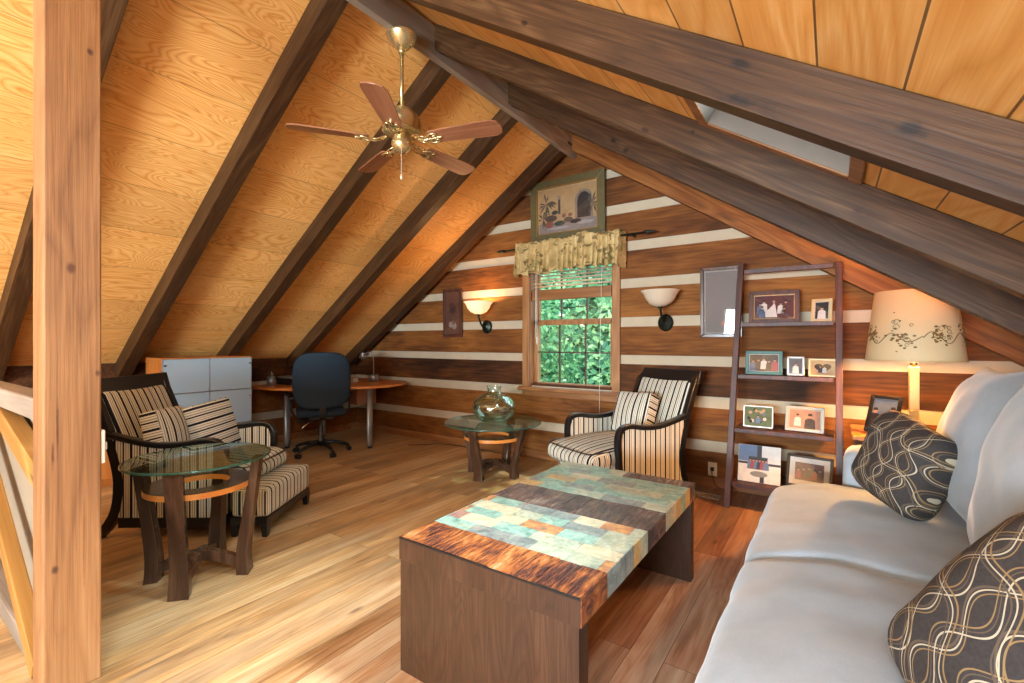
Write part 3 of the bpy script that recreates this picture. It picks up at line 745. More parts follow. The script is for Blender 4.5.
# ------------------------------------------------------------------ striped armchairs
def ends(m):
    m.bm.normal_update()
    for f in m.bm.faces:
        if abs(f.normal.x) > .8: f.material_index = 1
    return m
def armchair(label, loc, rz, nose=.13):
    t = thing('striped_armchair', label, 'armchair', loc, rz)
    W = .33
    # seat deck and cushion (x across, y to the back, front at y=0)
    ends(M().soft(-W+.035, W-.035, -.01-(nose-.13), .62, .13, .335, .02, n=8)).build('seat_deck', [m_sx, m_sy], t)
    def wf(p):
        if p.y < .25: p.z -= .02*((.25-p.y)/.4)**2
        return p
    ends(M().soft(-W+.03, W-.03, -nose, .60, .325, .455, .055, (0, .015, .03), n=12, fn=wf, wr=.004)).build('seat_cushion', [m_sx, m_sy], t)
    e = nose-.13; pp = [(-W+.045, -.02, .44), (-W+.05, -.10-e, .434), (-W+.09, -.128-e, .43), (0, -.142-e, .432), (W-.09, -.128-e, .43), (W-.05, -.10-e, .434), (W-.045, -.02, .44)]
    M().tube(chaikin(pp, 2), .005, 6).build('piping', m_black, t)
    # back
    bk = lambda p: Vector((p.x, p.y+.60+(p.z-.40)*.42, p.z))
    M().soft(-W+.05, W-.05, -.02, .07, .40, .93, .035, (0, .01, 0), n=10, fn=bk).build('backrest', m_sx, t)
    for s in (-1, 1):
        xa, xb = (W-.045, W) if s > 0 else (-W, -W+.045)
        leg = chaikin([(.80, 0), (.74, .06), (.675, .16), (.655, .30), (.665, .45), (.75, .72), (.87, 1.0)], 2)
        n = len(leg)
        M().ribbon(leg, xa, xb, [.045+.02*math.sin(math.pi*i/(n-1)) for i in range(n)]).build('rear_post', m_black, t, bevel=.004)
        xa, xb = (W-.04, W+.012) if s > 0 else (-W-.012, -W+.04)
        arm = chaikin([(.02, 0), (.015, .2), (.0, .40), (-.01, .53), (.02, .605), (.10, .622), (.25, .592), (.42, .588), (.60, .625), (.735, .66)], 2)
        M().ribbon(arm, xa, xb, .036).build('arm', m_black, t, bevel=.007)
        xa, xb = (W-.034, W-.002) if s > 0 else (-W+.002, -W+.034)
        M().prism([(.03, .13), (.66, .13), (.665, .45), (.72, .645), (.60, .61), (.42, .575), (.25, .578), (.10, .605), (.03, .58), (.012, .5)], 'x', xa, xb).build('arm_panel', m_sy, t, bevel=.004)
    top = chaikin([(-W-.02, 0), (-W*.5, -.012), (0, -.016), (W*.5, -.012), (W+.02, 0)], 2)
    m = M(); m.loft([[Vector((x, y+dy, z)) for dy, z in ((.815, .905), (.855, .905), (.90, 1.005), (.845, 1.012))] for x, y in top])
    m.build('top_rail', m_black, t, bevel=.005)
    m = M(); m.box(-W+.03, W-.03, .0, .035, .065, .135).box(-W+.03, W-.03, .61, .645, .065, .135).box(W-.035, W-.005, .03, .66, .065, .135).box(-W+.005, -W+.035, .03, .66, .065, .135)
    m.build('seat_rail', m_black, t, bevel=.003)
    # upholstered outside back
    m = M(); m.prism([(.675, .13), (.69, .45), (.80, .72), (.885, .93), (.895, .93), (.81, .72), (.70, .45), (.685, .13)], 'x', -W+.045, W-.045)
    m.build('outside_back', m_sx, t)
    return t
armchair('striped armchair with black arms by the window, right of the glass jug', (-1.575, 3.40, 0), R(-26.7), .24)
armchair('striped armchair with black frame on the left holding two striped pillows', (-3.378, 1.657, 0), R(124.8))
# ottoman pushed up against the left chair
def local(loc, rz, p): return Vector(loc) + Matrix.Rotation(rz, 3, 'Z') @ Vector(p)
LC, LR = (-3.378, 1.657, 0), R(124.8)
ot = thing('striped_ottoman', 'low striped ottoman with black base pushed against the left armchair', 'ottoman', local(LC, LR, (0, -.155, 0)), LR)
ends(M().soft(-.32, .32, -.13, .11, .125, .31, .03, (0, 0, .01), n=8)).build('cushion', [m_sx, m_sy], ot)
M().box(-.315, .315, -.125, .11, .075, .125).build('base', m_black, ot, bevel=.004)
for x in (-.295, .295):
    for y in (-.105, .09):
        m = M(); m.loft([[Vector((x+a*w, y+b*w, z)) for a, b in ((-1, -1), (1, -1), (1, 1), (-1, 1))] for z, w in ((0, .015), (.08, .022))]); m.build('leg', m_black, ot)

def spillow(label, loc, rot, w, h, t, mat, group=None, box=False, name='throw_pillow', seed=0.0):
    m = M()
    if box:
        m.soft(-w/2, w/2, -t/2, t/2, -h/2, h/2, .012, (0, .035, 0), n=12, wr=.006, seed=seed)
    else: m.pillow(w, h, t, seed=seed)
    if box:
        m.bm.normal_update()
        for f in m.bm.faces:
            if abs(f.normal.x) > .75: f.material_index = 1 if mat is m_sx else 0
            elif abs(f.normal.z) > .75: f.material_index = 0 if mat is m_sx else 1
    o = m.build(name, [mat, m_sz if mat is m_sx else m_sx] if box else mat, loc=loc, rot=rot)
    return tag(o, label, 'pillow', group)
def world_euler(rz, tilt, roll=0):
    return (Matrix.Rotation(rz, 4, 'Z') @ Matrix.Rotation(tilt, 4, 'X') @ Matrix.Rotation(roll, 4, 'Y')).to_euler()
spillow('striped pillow leaning in the armchair beside the window', local((-1.575, 3.40, 0), R(-26.7), (-.045, .50, .635)), world_euler(R(-26.7)+R(6), R(-24), R(-4)), .36, .34, .12, m_sx, box=True)
spillow('striped boxy pillow with upright stripes, nearer the post in left armchair', local(LC, LR, (-.17, .46, .63)), world_euler(LR+R(6), R(-14), R(2)), .30, .34, .11, m_sx, box=True, seed=3)
spillow('striped boxy pillow with level stripes, farther from the post in left armchair', local(LC, LR, (.13, .36, .63)), world_euler(LR-R(8), R(-16), R(-4)), .36, .35, .12, m_sz, box=True, seed=8)

# ------------------------------------------------------------------ sofa
sf = thing('grey_sofa', 'large light grey microfibre sofa along the right side', 'sofa', (0, 0, 0))
SX = -.295
M().soft(SX+.05, 1.02, .40, 3.36, .06, .32, .03, n=8).build('base', m_sofa, sf)
def wf2(p):
    if p.x < .05: p.z -= .055*((.05-p.x)/.3)**2
    return p
for y0, y1, sd in ((.72, 2.015, 1.0), (2.02, 3.12, 6.0)):
    M().soft(SX, .62, y0, y1,   .29, .472, .055, (.006, .004, .014), n=26, wr=.010, seed=sd, fn=wf2).build('seat_cushion', m_sofa, sf)
for y0, y1 in ((.40, .70), (3.14, 3.38)):
    M().soft(.06, 1.02, y0, y1, .10, .655, .06, (.01, .01, .02), n=14, wr=.006).build('arm', m_sofa, sf)
M().soft(.78, 1.04, .45, 3.33, .12, .80, .06, n=12).build('back', m_sofa, sf)
def cushion_back(cy, w, h, t, loc, rot, seed, pinch=.05):
    m = M(); m.pillow(w, h, t, pinch, n=28, ex=2.7, seed=seed, wr=.009)
    m.build('back_cushion', m_sofa, sf, loc=loc, rot=rot)
cushion_back(0, .84, .70, .30, (.555, 2.77, .81), world_euler(R(-90), R(-13), R(-3)), 2.0, .10)
cushion_back(0, 1.20, .72, .34, (.535, 1.77, .81), world_euler(R(-90), R(-12), R(2)), 5.0, .08)
def plump(label, loc, rot, w, t, seed):
    m = M(); m.soft(-w/2, w/2, -t/2, t/2, -w/2, w/2, t*.46, (.0, t*.16, .0), n=22, wr=.012, seed=seed)
    return tag(m.build('throw_pillow', m_swirl, loc=loc, rot=rot), label, 'pillow')
plump('charcoal pillow with looping lines at the far end of the sofa by the lamp', (.265, 2.72, .70), world_euler(R(-56), R(-16), R(14)), .395, .18, 4)
plump('charcoal looping-line pillow in the bottom right corner, nearest the camera', (.375, 1.26, .615), world_euler(R(-56), R(-22), R(26)), .54, .27, 9)

# ------------------------------------------------------------------ desk, chair, cabinet
dk = thing('corner_desk', 'orange wood corner desk with silver legs under the left slope', 'desk', (-4.95, 3.5, 0))
pts = [(-5.62, 4.24), (-4.66, 4.24), (-4.50, 4.15), (-4.36, 3.95), (-4.31, 3.72), (-4.36, 3.48), (-4.55, 3.24), (-4.72, 3.02), (-4.86, 2.84), (-5.02, 2.74), (-5.25, 2.70), (-5.62, 2.70)]
m = M(); m.prism([(a+4.95, b-3.5) for a, b in pts], 'z', .707, .735); m.build('desk_top', m_orange, dk, bevel=.004)
for x, y in ((-5.27, 3.0), (-4.47, 3.55), (-5.50, 3.62)):
    m = M(); ring = [(.026*math.cos(2*math.pi*i/12), .04*math.sin(2*math.pi*i/12)) for i in range(12)]
    m.sm = True; m.loft([[Vector((x+4.95+a*k_, y-3.5+b*k_, z)) for a, b in ring] for z, k_ in ((.02, .8), (.05, 1), (.10, 1.0), (.705, 1.0))])
    o = m.build('leg', m_silver, dk)
    m = M(); m.lathe([(.024, 0), (.028, .008), (.02, .022)], x+4.95, y-3.5, 12); m.build('foot', m_plastic, o)
M().box(-.22, -.02, .25, .55, .44, .70).build('drawer_unit', plain('tan_laminate', '#a8775a', .5), dk, bevel=.003)

oc = thing('office_chair', 'dark blue fabric swivel office chair pulled up to the corner desk', 'office chair', (-4.72, 3.08, 0), math.atan2(-.83, -.55)+R(4))
m = M()
for k in range(5):
    a = R(90+72*k+20); d = Vector((math.cos(a), math.sin(a), 0))
    arm = [d*.03+Vector((0, 0, .12)), d*.14+Vector((0, 0, .115)), d*.26+Vector((0, 0, .085)), d*.30+Vector((0, 0, .065))]
    M().tube(arm, [.026, .022, .017, .014], 8).build('base_arm', m_plastic, oc)
    q = M(); p = d*.30; s_ = d.cross(Vector((0, 0, 1)))
    for e in (-.018, .018):
        q.tube([p+s_*(e-.009)+Vector((0, 0, .027)), p+s_*(e+.009)+Vector((0, 0, .027))], .027, 14)
    q.build('caster', m_plastic, oc)
m.lathe([(.032, .08), (.034, .16), (.026, .17), (.025, .30), (.018, .31), (.018, .41)], n=16); m.build('gas_column', m_plastic, oc)
M().soft(-.25, .25, -.26, .22, .43, .515, .04, (0, 0, .012), n=10).build('seat', m_navy, oc)
M().box(-.12, .12, -.12, .14, .39, .432).build('tilt_mechanism', m_plastic, oc, bevel=.01)
def bf(p):
    u = p.x/.26; p.y -= .05*u*u; p.y += .06*((p.z-.78)/.3)**2*.5; 
    k_ = min(1, abs((p.z-.832)/.302)); x0 = p.x; p.x *= 1.12*(1-.26*k_**4); p.z = .832+(p.z-.832)*(1-.10*(x0/.262)**4)
    return p
M().soft(-.262, .262, .215, .285, .53, 1.135, .034, (0, .012, 0), n=14, fn=bf).build('backrest', m_navy, oc)
m = M(); m.ribbon(chaikin([(.02, .40), (.20, .395), (.275, .43), (.29, .55), (.285, .75)], 2), -.03, .03, .018); m.build('back_bracket', m_plastic, oc)
for s in (-1, 1):
    m = M(); m.tube([(s*.14, 0, .42), (s*.27, 0, .43), (s*.30, 0, .50), (s*.30, 0, .62)], .013, 8); a_ = m.build('armrest_post', m_plastic, oc)
    M().soft(s*.30-.035, s*.30+.035, -.13, .11, .62, .65, .014, n=5).build('armrest_pad', m_plastic, oc)
M().tube([(.05, .05, .40), (.16, .12, .35), (.20, .15, .31)], .009, 8).build('lever', m_chrome, oc)
M().tube([(.10, 0, .40), (.20, .0, .38), (.235, .0, .375)], [.008, .016, .02], 8).build('tension_knob', m_plastic, oc)

cb = thing('glass_door_cabinet', 'cherry wood cabinet with pale frosted glass doors behind the left armchair', 'cabinet', (-4.95, 1.648, 0))
D_, Wd, Hc = .36, .79, 1.10
m = M(); m.box(-D_, 0, 0, .022, 0, Hc).box(-D_, 0, Wd-.022, Wd, 0, Hc).box(-D_, 0, .022, Wd-.022, Hc-.022, Hc).box(-D_, 0, .022, Wd-.022, 0, .06).box(-D_, -D_+.012, .022, Wd-.022, .06, Hc-.022)
m.box(-D_+.012, -.02, .022, Wd-.022, .40, .42).box(-D_+.012, -.02, .022, Wd-.022, .74, .76)
m.build('carcass', m_cherry, cb, bevel=.002)
for i in range(2):
    y0 = .006+i*(Wd/2-.003); y1 = y0+Wd/2-.010
    for z0, z1 in ((.43, .768), (.772, Hc-.012)):
        d = M().box(.002, .010, y0, y1, z0, z1).build('door', m_frost, cb, bevel=.001)
        q = M(); t = .004
        q.box(.010, .014, y0, y1, z1-t, z1).box(.010, .014, y0, y1, z0, z0+t).box(.010, .014, y0 if i == 0 else y1-t, y0+t if i == 0 else y1, z0, z1)
        q.build('door_edge', m_silver, d)
        q = M(); q.tube([(.010, y1-.02 if i else y0+.02, (z0+z1)/2+.1), (.022, y1-.02 if i else y0+.02, (z0+z1)/2+.1)], .008, 10); q.build('knob', m_chrome, d)
M().box(.0, .03, 0, Wd, .405, .425).build('ledge', m_silver, cb, bevel=.002)
M().box(.002, .012, .006, Wd-.006, .07, .40).build('lower_panel', m_cherry, cb)

bc = thing('low_wood_chest', 'low cherry wood chest half hidden behind the wooden post', 'chest', (-5.14, .70, 0))
m = M(); m.box(-.38, 0, 0, .75, 0, .84); m.build('carcass', m_cherry, bc, bevel=.004)
m = M(); m.box(-.39, .015, -.01, .76, .84, .862); m.build('top', m_cherry, bc, bevel=.003)
for i in range(3):
    d = M().box(0, .016, .02, .73, .07+i*.255, .31+i*.255).build('drawer', m_cherry, bc, bevel=.003)
    for yy in (.2, .55): M().tube([(.016, yy, .19+i*.255), (.034, yy, .19+i*.255)], [.008, .012], 8).build('knob', m_brass, d)

# things on the desk
pc = thing('pencil_cup', 'silver mesh pencil cup at the left end of the desk', 'pencil cup', (-5.36, 2.86, .7355))
m = M(); m.lathe([(.042, 0), (.045, .11), (.041, .11), (.038, .006), (.0005, .006)], n=20, cap=True); m.build('cup', m_silver, pc)
for i, (dx, dy, h, col) in enumerate(((.01, .01, .15, '#c8c0a8'), (-.015, .012, .165, '#d8d4c4'), (.0, -.018, .145, '#3f6a4a'), (.02, -.01, .155, '#b8b2a0'))):
    M().tube([(dx*.6, dy*.6, .01), (dx*1.4, dy*1.4, h)], .004, 6).build('pencil', plain('pencil_%d' % i, col), pc)
pr = thing('desk_printer', 'low black and silver printer on the desk left of the chair', 'printer', (-5.36, 3.22, .7355), R(8))
M().soft(-.16, .16, -.22, .22, 0, .075, .02, n=6).build('body', m_plastic, pr)
M().soft(-.15, .15, -.215, .215, .075, .10, .01, n=6).build('lid', m_silver, pr)
M().box(.15, .21, -.14, .14, .02, .028).build('paper_tray', m_plastic, pr, bevel=.002)
dl = thing('desk_lamp', 'small silver gooseneck desk lamp at the right end of the desk', 'desk lamp', (-4.86, 3.92, .7355))
m = M(); m.lathe([(.062, 0), (.062, .085), (.054, .09), (.0005, .09)], n=24, cap=True); m.build('base', m_silver, dl)
M().tube(chaikin([(0, 0, .09), (.0, .0, .28), (-.01, -.01, .36), (-.05, -.05, .38), (-.085, -.07, .35)], 2), .006, 8).build('neck', m_silver, dl)
m = M(); m.lathe([(.014, .05), (.03, .03), (.05, -.01), (.052, -.03), (.047, -.03), (.02, .02), (.0005, .03)], n=20, cap=False)
m.build('shade', m_silver, dl, loc=(-.10, -.085, .335), rot=(R(20), R(20), 0))
tag(M().soft(-.03, .03, -.04, .04, 0, .05, .008, n=4).build('note_box', m_white, loc=(-4.98, 3.72, .7355)), 'tiny white box on the desk beside the desk lamp', 'box')

# ------------------------------------------------------------------ ceiling fan
FX, FY = -2.15, 1.945
fan = thing('ceiling_fan', 'brass ceiling fan with five brown wooden blades hung from the ridge', 'ceiling fan', (FX, FY, 3.11))
m = M(); m.lathe([(.088, 0), (.094, -.01), (.090, -.022), (.072, -.045), (.046, -.075), (.026, -.088), (.0005, -.092)], n=32); m.build('canopy', m_brass, fan)
m = M(); m.lathe([(.011, -.45), (.011, -.10)], n=12); m.lathe([(.018, -.115), (.022, -.10), (.018, -.088)], n=14); m.build('downrod', m_brass, fan)
m = M(); m.lathe([(.012, -.43), (.03, -.44), (.055, -.455), (.09, -.475), (.112, -.51), (.118, -.545), (.11, -.575), (.118, -.585), (.105, -.60), (.0005, -.605)], n=40); m.build('motor_housing', m_brass, fan)
m = M(); m.lathe([(.045, -.602), (.05, -.625), (.06, -.65), (.062, -.67), (.05, -.70), (.025, -.715), (.0005, -.718)], n=28); m.build('switch_housing', m_brass, fan)
for k in range(5):
    a = R(-55+72*k); rt = Matrix.Rotation(a, 4, 'Z') @ Matrix.Translation((0, 0, -.645)) @ Matrix.Rotation(R(-11), 4, 'X')
    pts = [(.20, -.05), (.22, -.058), (.55, -.072), (.62, -.072), (.655, -.055), (.668, -.02), (.668, .02), (.655, .055), (.62, .072), (.55, .072), (.22, .058), (.20, .05)]
    m = M(); m.prism(pts, 'z', -.004, .004, mx=rt)
    # keep the grain running along the blade: build flat and rotate the object
    m.bm.free(); m = M(); m.prism(pts, 'z', -.004, .004)
    b = m.build('blade', m_blade, fan, bevel=.0015); b.matrix_local = rt @ Matrix.Scale(.955, 4)
    q = M()
    q.tube(chaikin([(.095, 0, .015), (.13, 0, .0), (.16, 0, -.018), (.19, 0, -.012)], 2), [.011]*0 or .010, 8)
    for s in (-1, 1):
        q.tube(chaikin([(.17, 0, -.012), (.195, s*.035, -.014), (.235, s*.045, -.010), (.26, s*.030, -.009), (.245, s*.014, -.009), (.225, s*.02, -.009)], 2), .006, 8)
        q.tube(chaikin([(.11, s*.005, .0), (.135, s*.03, -.006), (.165, s*.034, -.012), (.185, s*.014, -.012)], 2), .005, 6)
    q.tube(chaikin([(.18, 0, -.012), (.22, 0, -.012), (.285, 0, -.008)], 1), [.009, .009, .006, .004][:4] if False else .006, 8)
    br = q.build('blade_iron', m_brass, b)
m = M(); m.tube([(.03, -.03, -.69), (.032, -.032, -.86)], .0015, 5); m.lathe([(.0005, -.895), (.006, -.89), (.006, -.87), (.002, -.86)], .032, -.032, 10); m.build('pull_chain', m_cream, fan)

# ------------------------------------------------------------------ window in the gable wall
w = struct(bpy.data.objects.new('window_1', None)); COL.objects.link(w); w.location = (-2.22, YF, .72)
ox, oy, oz = 2.22, -YF, -.72
def wb(m, x0, x1, y0, y1, z0, z1): m.box(x0+ox, x1+ox, y0+oy, y1+oy, z0+oz, z1+oz)
m = M(); wb(m, -2.785, -2.70, 4.245, 4.27, .73, 2.27); wb(m, -1.745, -1.672, 4.245, 4.27, .73, 2.27); wb(m, -2.785, -1.672, 4.243, 4.27, 2.18, 2.27)
m.build('casing', m_trim, w, bevel=.005)
m = M(); wb(m, -2.70, -2.685, 4.26, 4.47, .76, 2.18); wb(m, -1.757, -1.742, 4.26, 4.47, .76, 2.18); wb(m, -2.70, -1.742, 4.26, 4.47, 2.165, 2.18)
m.build('jamb', m_trim, w)
m = M(); wb(m, -2.82, -1.64, 4.195, 4.45, .728, .762); m.build('sill', m_trimh, w, bevel=.008)
m = M(); wb(m, -2.785, -1.672, 4.245, 4.27, .665, .728); m.build('apron', m_trimh, w, bevel=.004)
m_muntin = plain('muntin_brown', '#4a3828', .5)
def sash(name, z0, z1, y, xs, zs):
    m = M(); a, b = -2.685, -1.757; t = .045
    wb(m, a, a+t, y, y+.035, z0, z1); wb(m, b-t, b, y, y+.035, z0, z1); wb(m, a, b, y, y+.035, z0, z0+t); wb(m, a, b, y, y+.035, z1-t, z1)
    s = m.build(name, m_trim, w, bevel=.003)
    m = M()
    for x in xs: wb(m, x-.007, x+.007, y+.006, y+.028, z0+t, z1-t)
    for z in zs: wb(m, a+t, b-t, y+.006, y+.028, z-.007, z+.007)
    m.build('muntins', m_muntin, s)
    m = M(); wb(m, a+t, b-t, y+.015, y+.018, z0+t, z1-t); m.build('pane', m_pane, s)
mx_ = (-2.375, -2.075)
sash('lower_sash', .765, 1.47, 4.33, mx_, (1.135,)); sash('upper_sash', 1.44, 2.165, 4.37, mx_, (1.80,))

bl = thing('window_blind', 'raised wooden slat blind behind the window valance', 'blind', (-2.22, 4.29, 1.70))
m = M(); m.box(-.455, .455, -.022, .022, 0, .022); 
m.box(-.455, .455, -.026, .026, -.01, .10); m.build('bottom_rail', m_trimh, bl, bevel=.004)
m = M()
for i in range(9):
    z = .135+i*.036
    m.box(-.45, .45, -.022, .022, -.0015, .0015, mx=Matrix.Translation((0, 0, z)) @ Matrix.Rotation(R(28), 4, 'X'))
m.build('slats', plain('slat_wood', '#b98d5a', .5), bl)
m = M(); m.box(-.455, .455, -.03, .03, .435, .475); m.build('head_rail', m_trimh, bl)
m = M()
for x in (-.40, -.385): m.tube([(x, -.03, .45), (x, -.035, -.1), (x+.002, -.035, -.42)], .0035, 5)
m.tube([(.365, -.03, .45), (.365, -.06, 0), (.365, -.10, -.8), (.365, -.10, -1.15)], .002, 5)
m.tube([(-.385, -.035, -.40), (-.385, -.035, -.48)], .009, 6)
m.build('pull_cord', m_white, bl)

def val_mat():
    k = NT('gathered_valance_cloth'); v = k.coords(False)
    n = k.noise(k.mapping(v, (1, 1, 1)), 11, 4, 0.6, 0.5); n2 = k.noise(k.mapping(v, (8, 8, 13)), 1.0, 2, 0.4, 1.5)
    col = k.ramp(n, [(0.3, '#9c8556'), (0.5, '#bda26c'), (0.7, '#d3bc88')])
    g = k.m_('GREATER_THAN', n2, 0.60); col = k.mix(k.m_('MULTIPLY', g, 0.75), col, c('#5a4a2c'))
    n3 = k.noise(k.mapping(v, (9, 9, 9), (4, 4, 4)), 1.0, 2, 0.4, 1.0); g = k.m_('GREATER_THAN', n3, 0.66); col = k.mix(k.m_('MULTIPLY', g, 0.6), col, c('#6b6b38'))
    k.bump(n, 0.15, 0.004); return k.base(col, 0.85, 0, 0.2)
vl = thing('window_valance', 'gathered tan and olive patterned valance hanging above the window', 'valance', (-2.21, 4.15, 2.24))
m = M(); m.sm = True
NX, NZ = 170, 16; g = []
VW = 1.26
path = []
for i in range(NX+1):
    u = i/NX; row = []
    for j in range(NZ+1):
        vv = j/NZ
        amp = .006+.022*min(1, vv*1.6)
        ph = 2*math.pi*(u*19 + .35*math.sin(u*23) + .25*math.sin(u*7.3+2) + .12*vv*math.sin(u*41))
        y = -.02 - amp*math.sin(ph) - .018*vv
        x = -VW/2+VW*u + .010*math.cos(ph)*vv
        if u < .04 or u > .96:
            e = (.04-u)/.04 if u < .5 else (u-.96)/.04
            y += e*.10; x -= math.copysign(e*.02, u-.5)
        top = .055+.005*math.sin(ph*1.0+1)+.02*noise.noise(Vector((u*9, 0, 3))) + (.035 if .60 < u < .75 else 0)*math.sin((u-.60)/.15*math.pi)
        bot = -.285+.016*math.sin(ph*.5+2)-.012*noise.noise(Vector((u*14, 5, 0)))+(.03 if u > .4 else -.0)*math.sin(min(1, (u-.4)/.6)*math.pi)
        z = top+(bot-top)*vv
        row.append(m.bm.verts.new((x, y, z)))
    g.append(row)
for i in range(NX):
    for j in range(NZ): m.face([g[i][j], g[i+1][j], g[i+1][j+1], g[i][j+1]])
o = m.build('cloth', val_mat(), vl)
sdm = o.modifiers.new('solid', 'SOLIDIFY'); sdm.thickness = .003
m = M(); m.tube([(-.74, 0, 0), (.80, 0, 0)], .010, 10); m.build('curtain_rod', m_darkmetal, vl)
for s, xx in ((-1, -.74), (1, .80)):
    m = M(); m.sm = True; pr = [(.0005, 0), (.012, .005), (.02, .025), (.012, .045), (.016, .06), (.008, .10), (.0005, .125)]
    m.loft([[Vector((xx+s*z, r*math.cos(2*math.pi*i/12), r*math.sin(2*math.pi*i/12))) for i in range(12)] for r, z in pr]); m.build('finial', m_darkmetal, vl)
    m = M(); m.tube([(xx*.86, 0, 0), (xx*.86, .09, -.01), (xx*.86, .115, -.01)], .007, 8); m.build('rod_bracket', m_darkmetal, vl)

# ------------------------------------------------------------------ framed pictures
def flat(name, col, rough=.6, var=.18, vs=30): return plain(name, col, rough, 0, None, var, vs)
def picture(name, label, cat, loc, rot, w, h, fw, fmat, depth, draw, mats, mat_border=0, border_mat=None, group=None, glass=True, fmat2=None, stand=False):
    """local: centre at origin, faces -Y"""
    t = bpy.data.objects.new(name, None); COL.objects.link(t); t.location = loc; t.rotation_euler = rot; tag(t, label, cat, group)
    if fw > 0:
        m = M()
        for a in range(4):
            L, B = (w/2, h/2) if a % 2 == 0 else (h/2, w/2)
            mx = Matrix.Rotation(a*math.pi/2, 4, 'Y')
            o = [(-L, -B), (L, -B), (L-fw, -B+fw), (-L+fw, -B+fw)]
            m.mi = 0; m.prism(o, 'y', -depth, 0, mx=mx)
            if fmat2:
                m.mi = 1; k = fw*.10; o2 = [(-L+fw-k, -B+fw-k), (L-fw+k, -B+fw-k), (L-fw-.001, -B+fw+.001), (-L+fw+.001, -B+fw+.001)]
                m.prism(o2, 'y', -depth-.003, -.001, mx=mx)
        m.build('frame', [fmat, fmat2 or fmat], t, bevel=min(.004, fw*.2))
    iw, ih = w/2-fw, h/2-fw
    m = M(); m.mi = 0; m.box(-iw, iw, -.006, -.001, -ih, ih)
    if mat_border:
        m.mi = 1; rect(m, -iw+mat_border, iw-mat_border, -ih+mat_border, ih-mat_border, -.0065); iw -= mat_border; ih -= mat_border
    draw(m, iw, ih, -.007)
    m.build('picture', ([border_mat] if mat_border else []) + mats, t, fix=False)
    if glass: M().box(-w/2+fw, w/2-fw, -.0115, -.0105, -h/2+fw, h/2-fw).build('glass', m_picglass, t)
    if stand:
        m = M(); m.prism([(-.0, h*.25), (.0+.004, h*.25), (h*.42, -h/2+.004), (h*.42-.01, -h/2)], 'x', -.02, .02, mx=Matrix.Rotation(0, 4, 'Z')); m.build('easel_stand', m_plastic, t)
    return t
sk, dkc, wht, blk = flat('print_skin', '#b88a74'), flat('print_dark', '#2a2b35'), flat('print_white', '#d9d5cf'), flat('print_black', '#1c1a1b')
blu, redp, grn, tanp, gry, wine = flat('print_blue', '#5b6f8e'), flat('print_red', '#9a3f48'), flat('print_green', '#59704c', var=.4), flat('print_tan', '#b79a76'), flat('print_grey', '#80807c'), flat('print_maroon', '#5a2a2a', var=.4)
P_ = [gry, sk, dkc, wht, blk, blu, redp, grn, tanp, wine]   # indices 0..9 (+1 with a mount)
def person(m, x, z, s, cloth, y, off=0, skin=1):
    m.mi = cloth+off; poly(m, [(x-s*.9, z-s*2.4), (x+s*.9, z-s*2.4), (x+s*.75, z-s*.2), (x+s*.3, z+s*.1), (x-s*.3, z+s*.1), (x-s*.75, z-s*.2)], y-.0002)
    m.mi = skin+off; disc(m, x, z+s*.5, s*.34, s*.45, y-.0004, 12)
    m.mi = 4+off; 
    poly(m, [(x-s*.36, z+s*.55), (x+s*.36, z+s*.55), (x+s*.25, z+s*.98), (x-s*.25, z+s*.98)], y-.0006)

# big courtyard scene above the valance
def courtyard(m, w, h, y):
    m.mi = 1; rect(m, -w, w, -h, h, y)                       # warm wall
    m.mi = 2; rect(m, -w, w, -h, -h*.55, y-.0003)             # paving
    m.mi = 3; poly(m, [(w*.28, -h*.55)]+[(w*.28+w*.3*(1-math.cos(a))*1.0, h*.25+h*.48*math.sin(a)) for a in [math.pi*i/12 for i in range(13)]]+[(w*.88, -h*.55)], y-.0004)
    m.mi = 4; poly(m, [(w*.36, -h*.5)]+[(w*.36+w*.22*(1-math.cos(a)), h*.2+h*.42*math.sin(a)) for a in [math.pi*i/12 for i in range(13)]]+[(w*.80, -h*.5)], y-.0006)
    r = random.Random(5)
    for cx, cz, n, L in ((-.72, .35, 16, .42), (.86, .05, 14, .40), (-.85, -.3, 12, .3)):   # palms
        for i in range(n):
            a = r.uniform(0, 2*math.pi); l = L*w*r.uniform(.6, 1); m.mi = 5 if i % 3 else 6
            dx, dz = math.cos(a), math.sin(a)
            x0_, z0_ = cx*w, cz*h
            p = [(x0_-dz*.004, z0_+dx*.004), (x0_+dx*l*.6-dz*.012, z0_+dz*l*.6+dx*.012), (x0_+dx*l, z0_+dz*l-.012), (x0_+dx*l*.6+dz*.008, z0_+dz*l*.6-dx*.008)]
            p = [(max(-w, min(w, q[0])), max(-h, min(h, q[1]))) for q in p]; poly(m, p, y-.0008-.00001*i)
    m.mi = 6; rect(m, -w*.30, -w*.22, -h*.2, h*.5, y-.0005); m.mi = 2; disc(m, -w*.26, h*.55, w*.06, h*.09, y-.0006)
    for cx, cz, a, b, k in ((-.55, -.35, .22, .16, 6), (-.62, -.62, .16, .16, 7), (-.25, -.62, .2, .12, 5), (.05, -.5, .16, .12, 6), (.3, -.62, .2, .1, 4), (-.1, -.3, .07, .1, 7), (-.42, -.1, .12, .1, 5), (.12, -.3, .08, .08, 7), (.62, -.72, .3, .08, 8), (-.3, -.82, .4, .06, 8)):
        m.mi = k; disc(m, cx*w, cz*h, a*w, b*h, y-.0012, 9)
cm = [flat('canvas_wall', '#b59468', .6, .25, 14), flat('canvas_stone', '#8e8078', .6, .3, 25), flat('canvas_arch', '#8a7a6b'), flat('canvas_shadow', '#2e2624', .6, .3), flat('canvas_palm', '#3b4336', .6, .3), flat('canvas_brown', '#5b463b', .6, .3), flat('canvas_rust', '#8a5243'), flat('canvas_light', '#a89c98')]
olive = flat('picture_olive_frame', '#5b5334', .4, .35, 40)
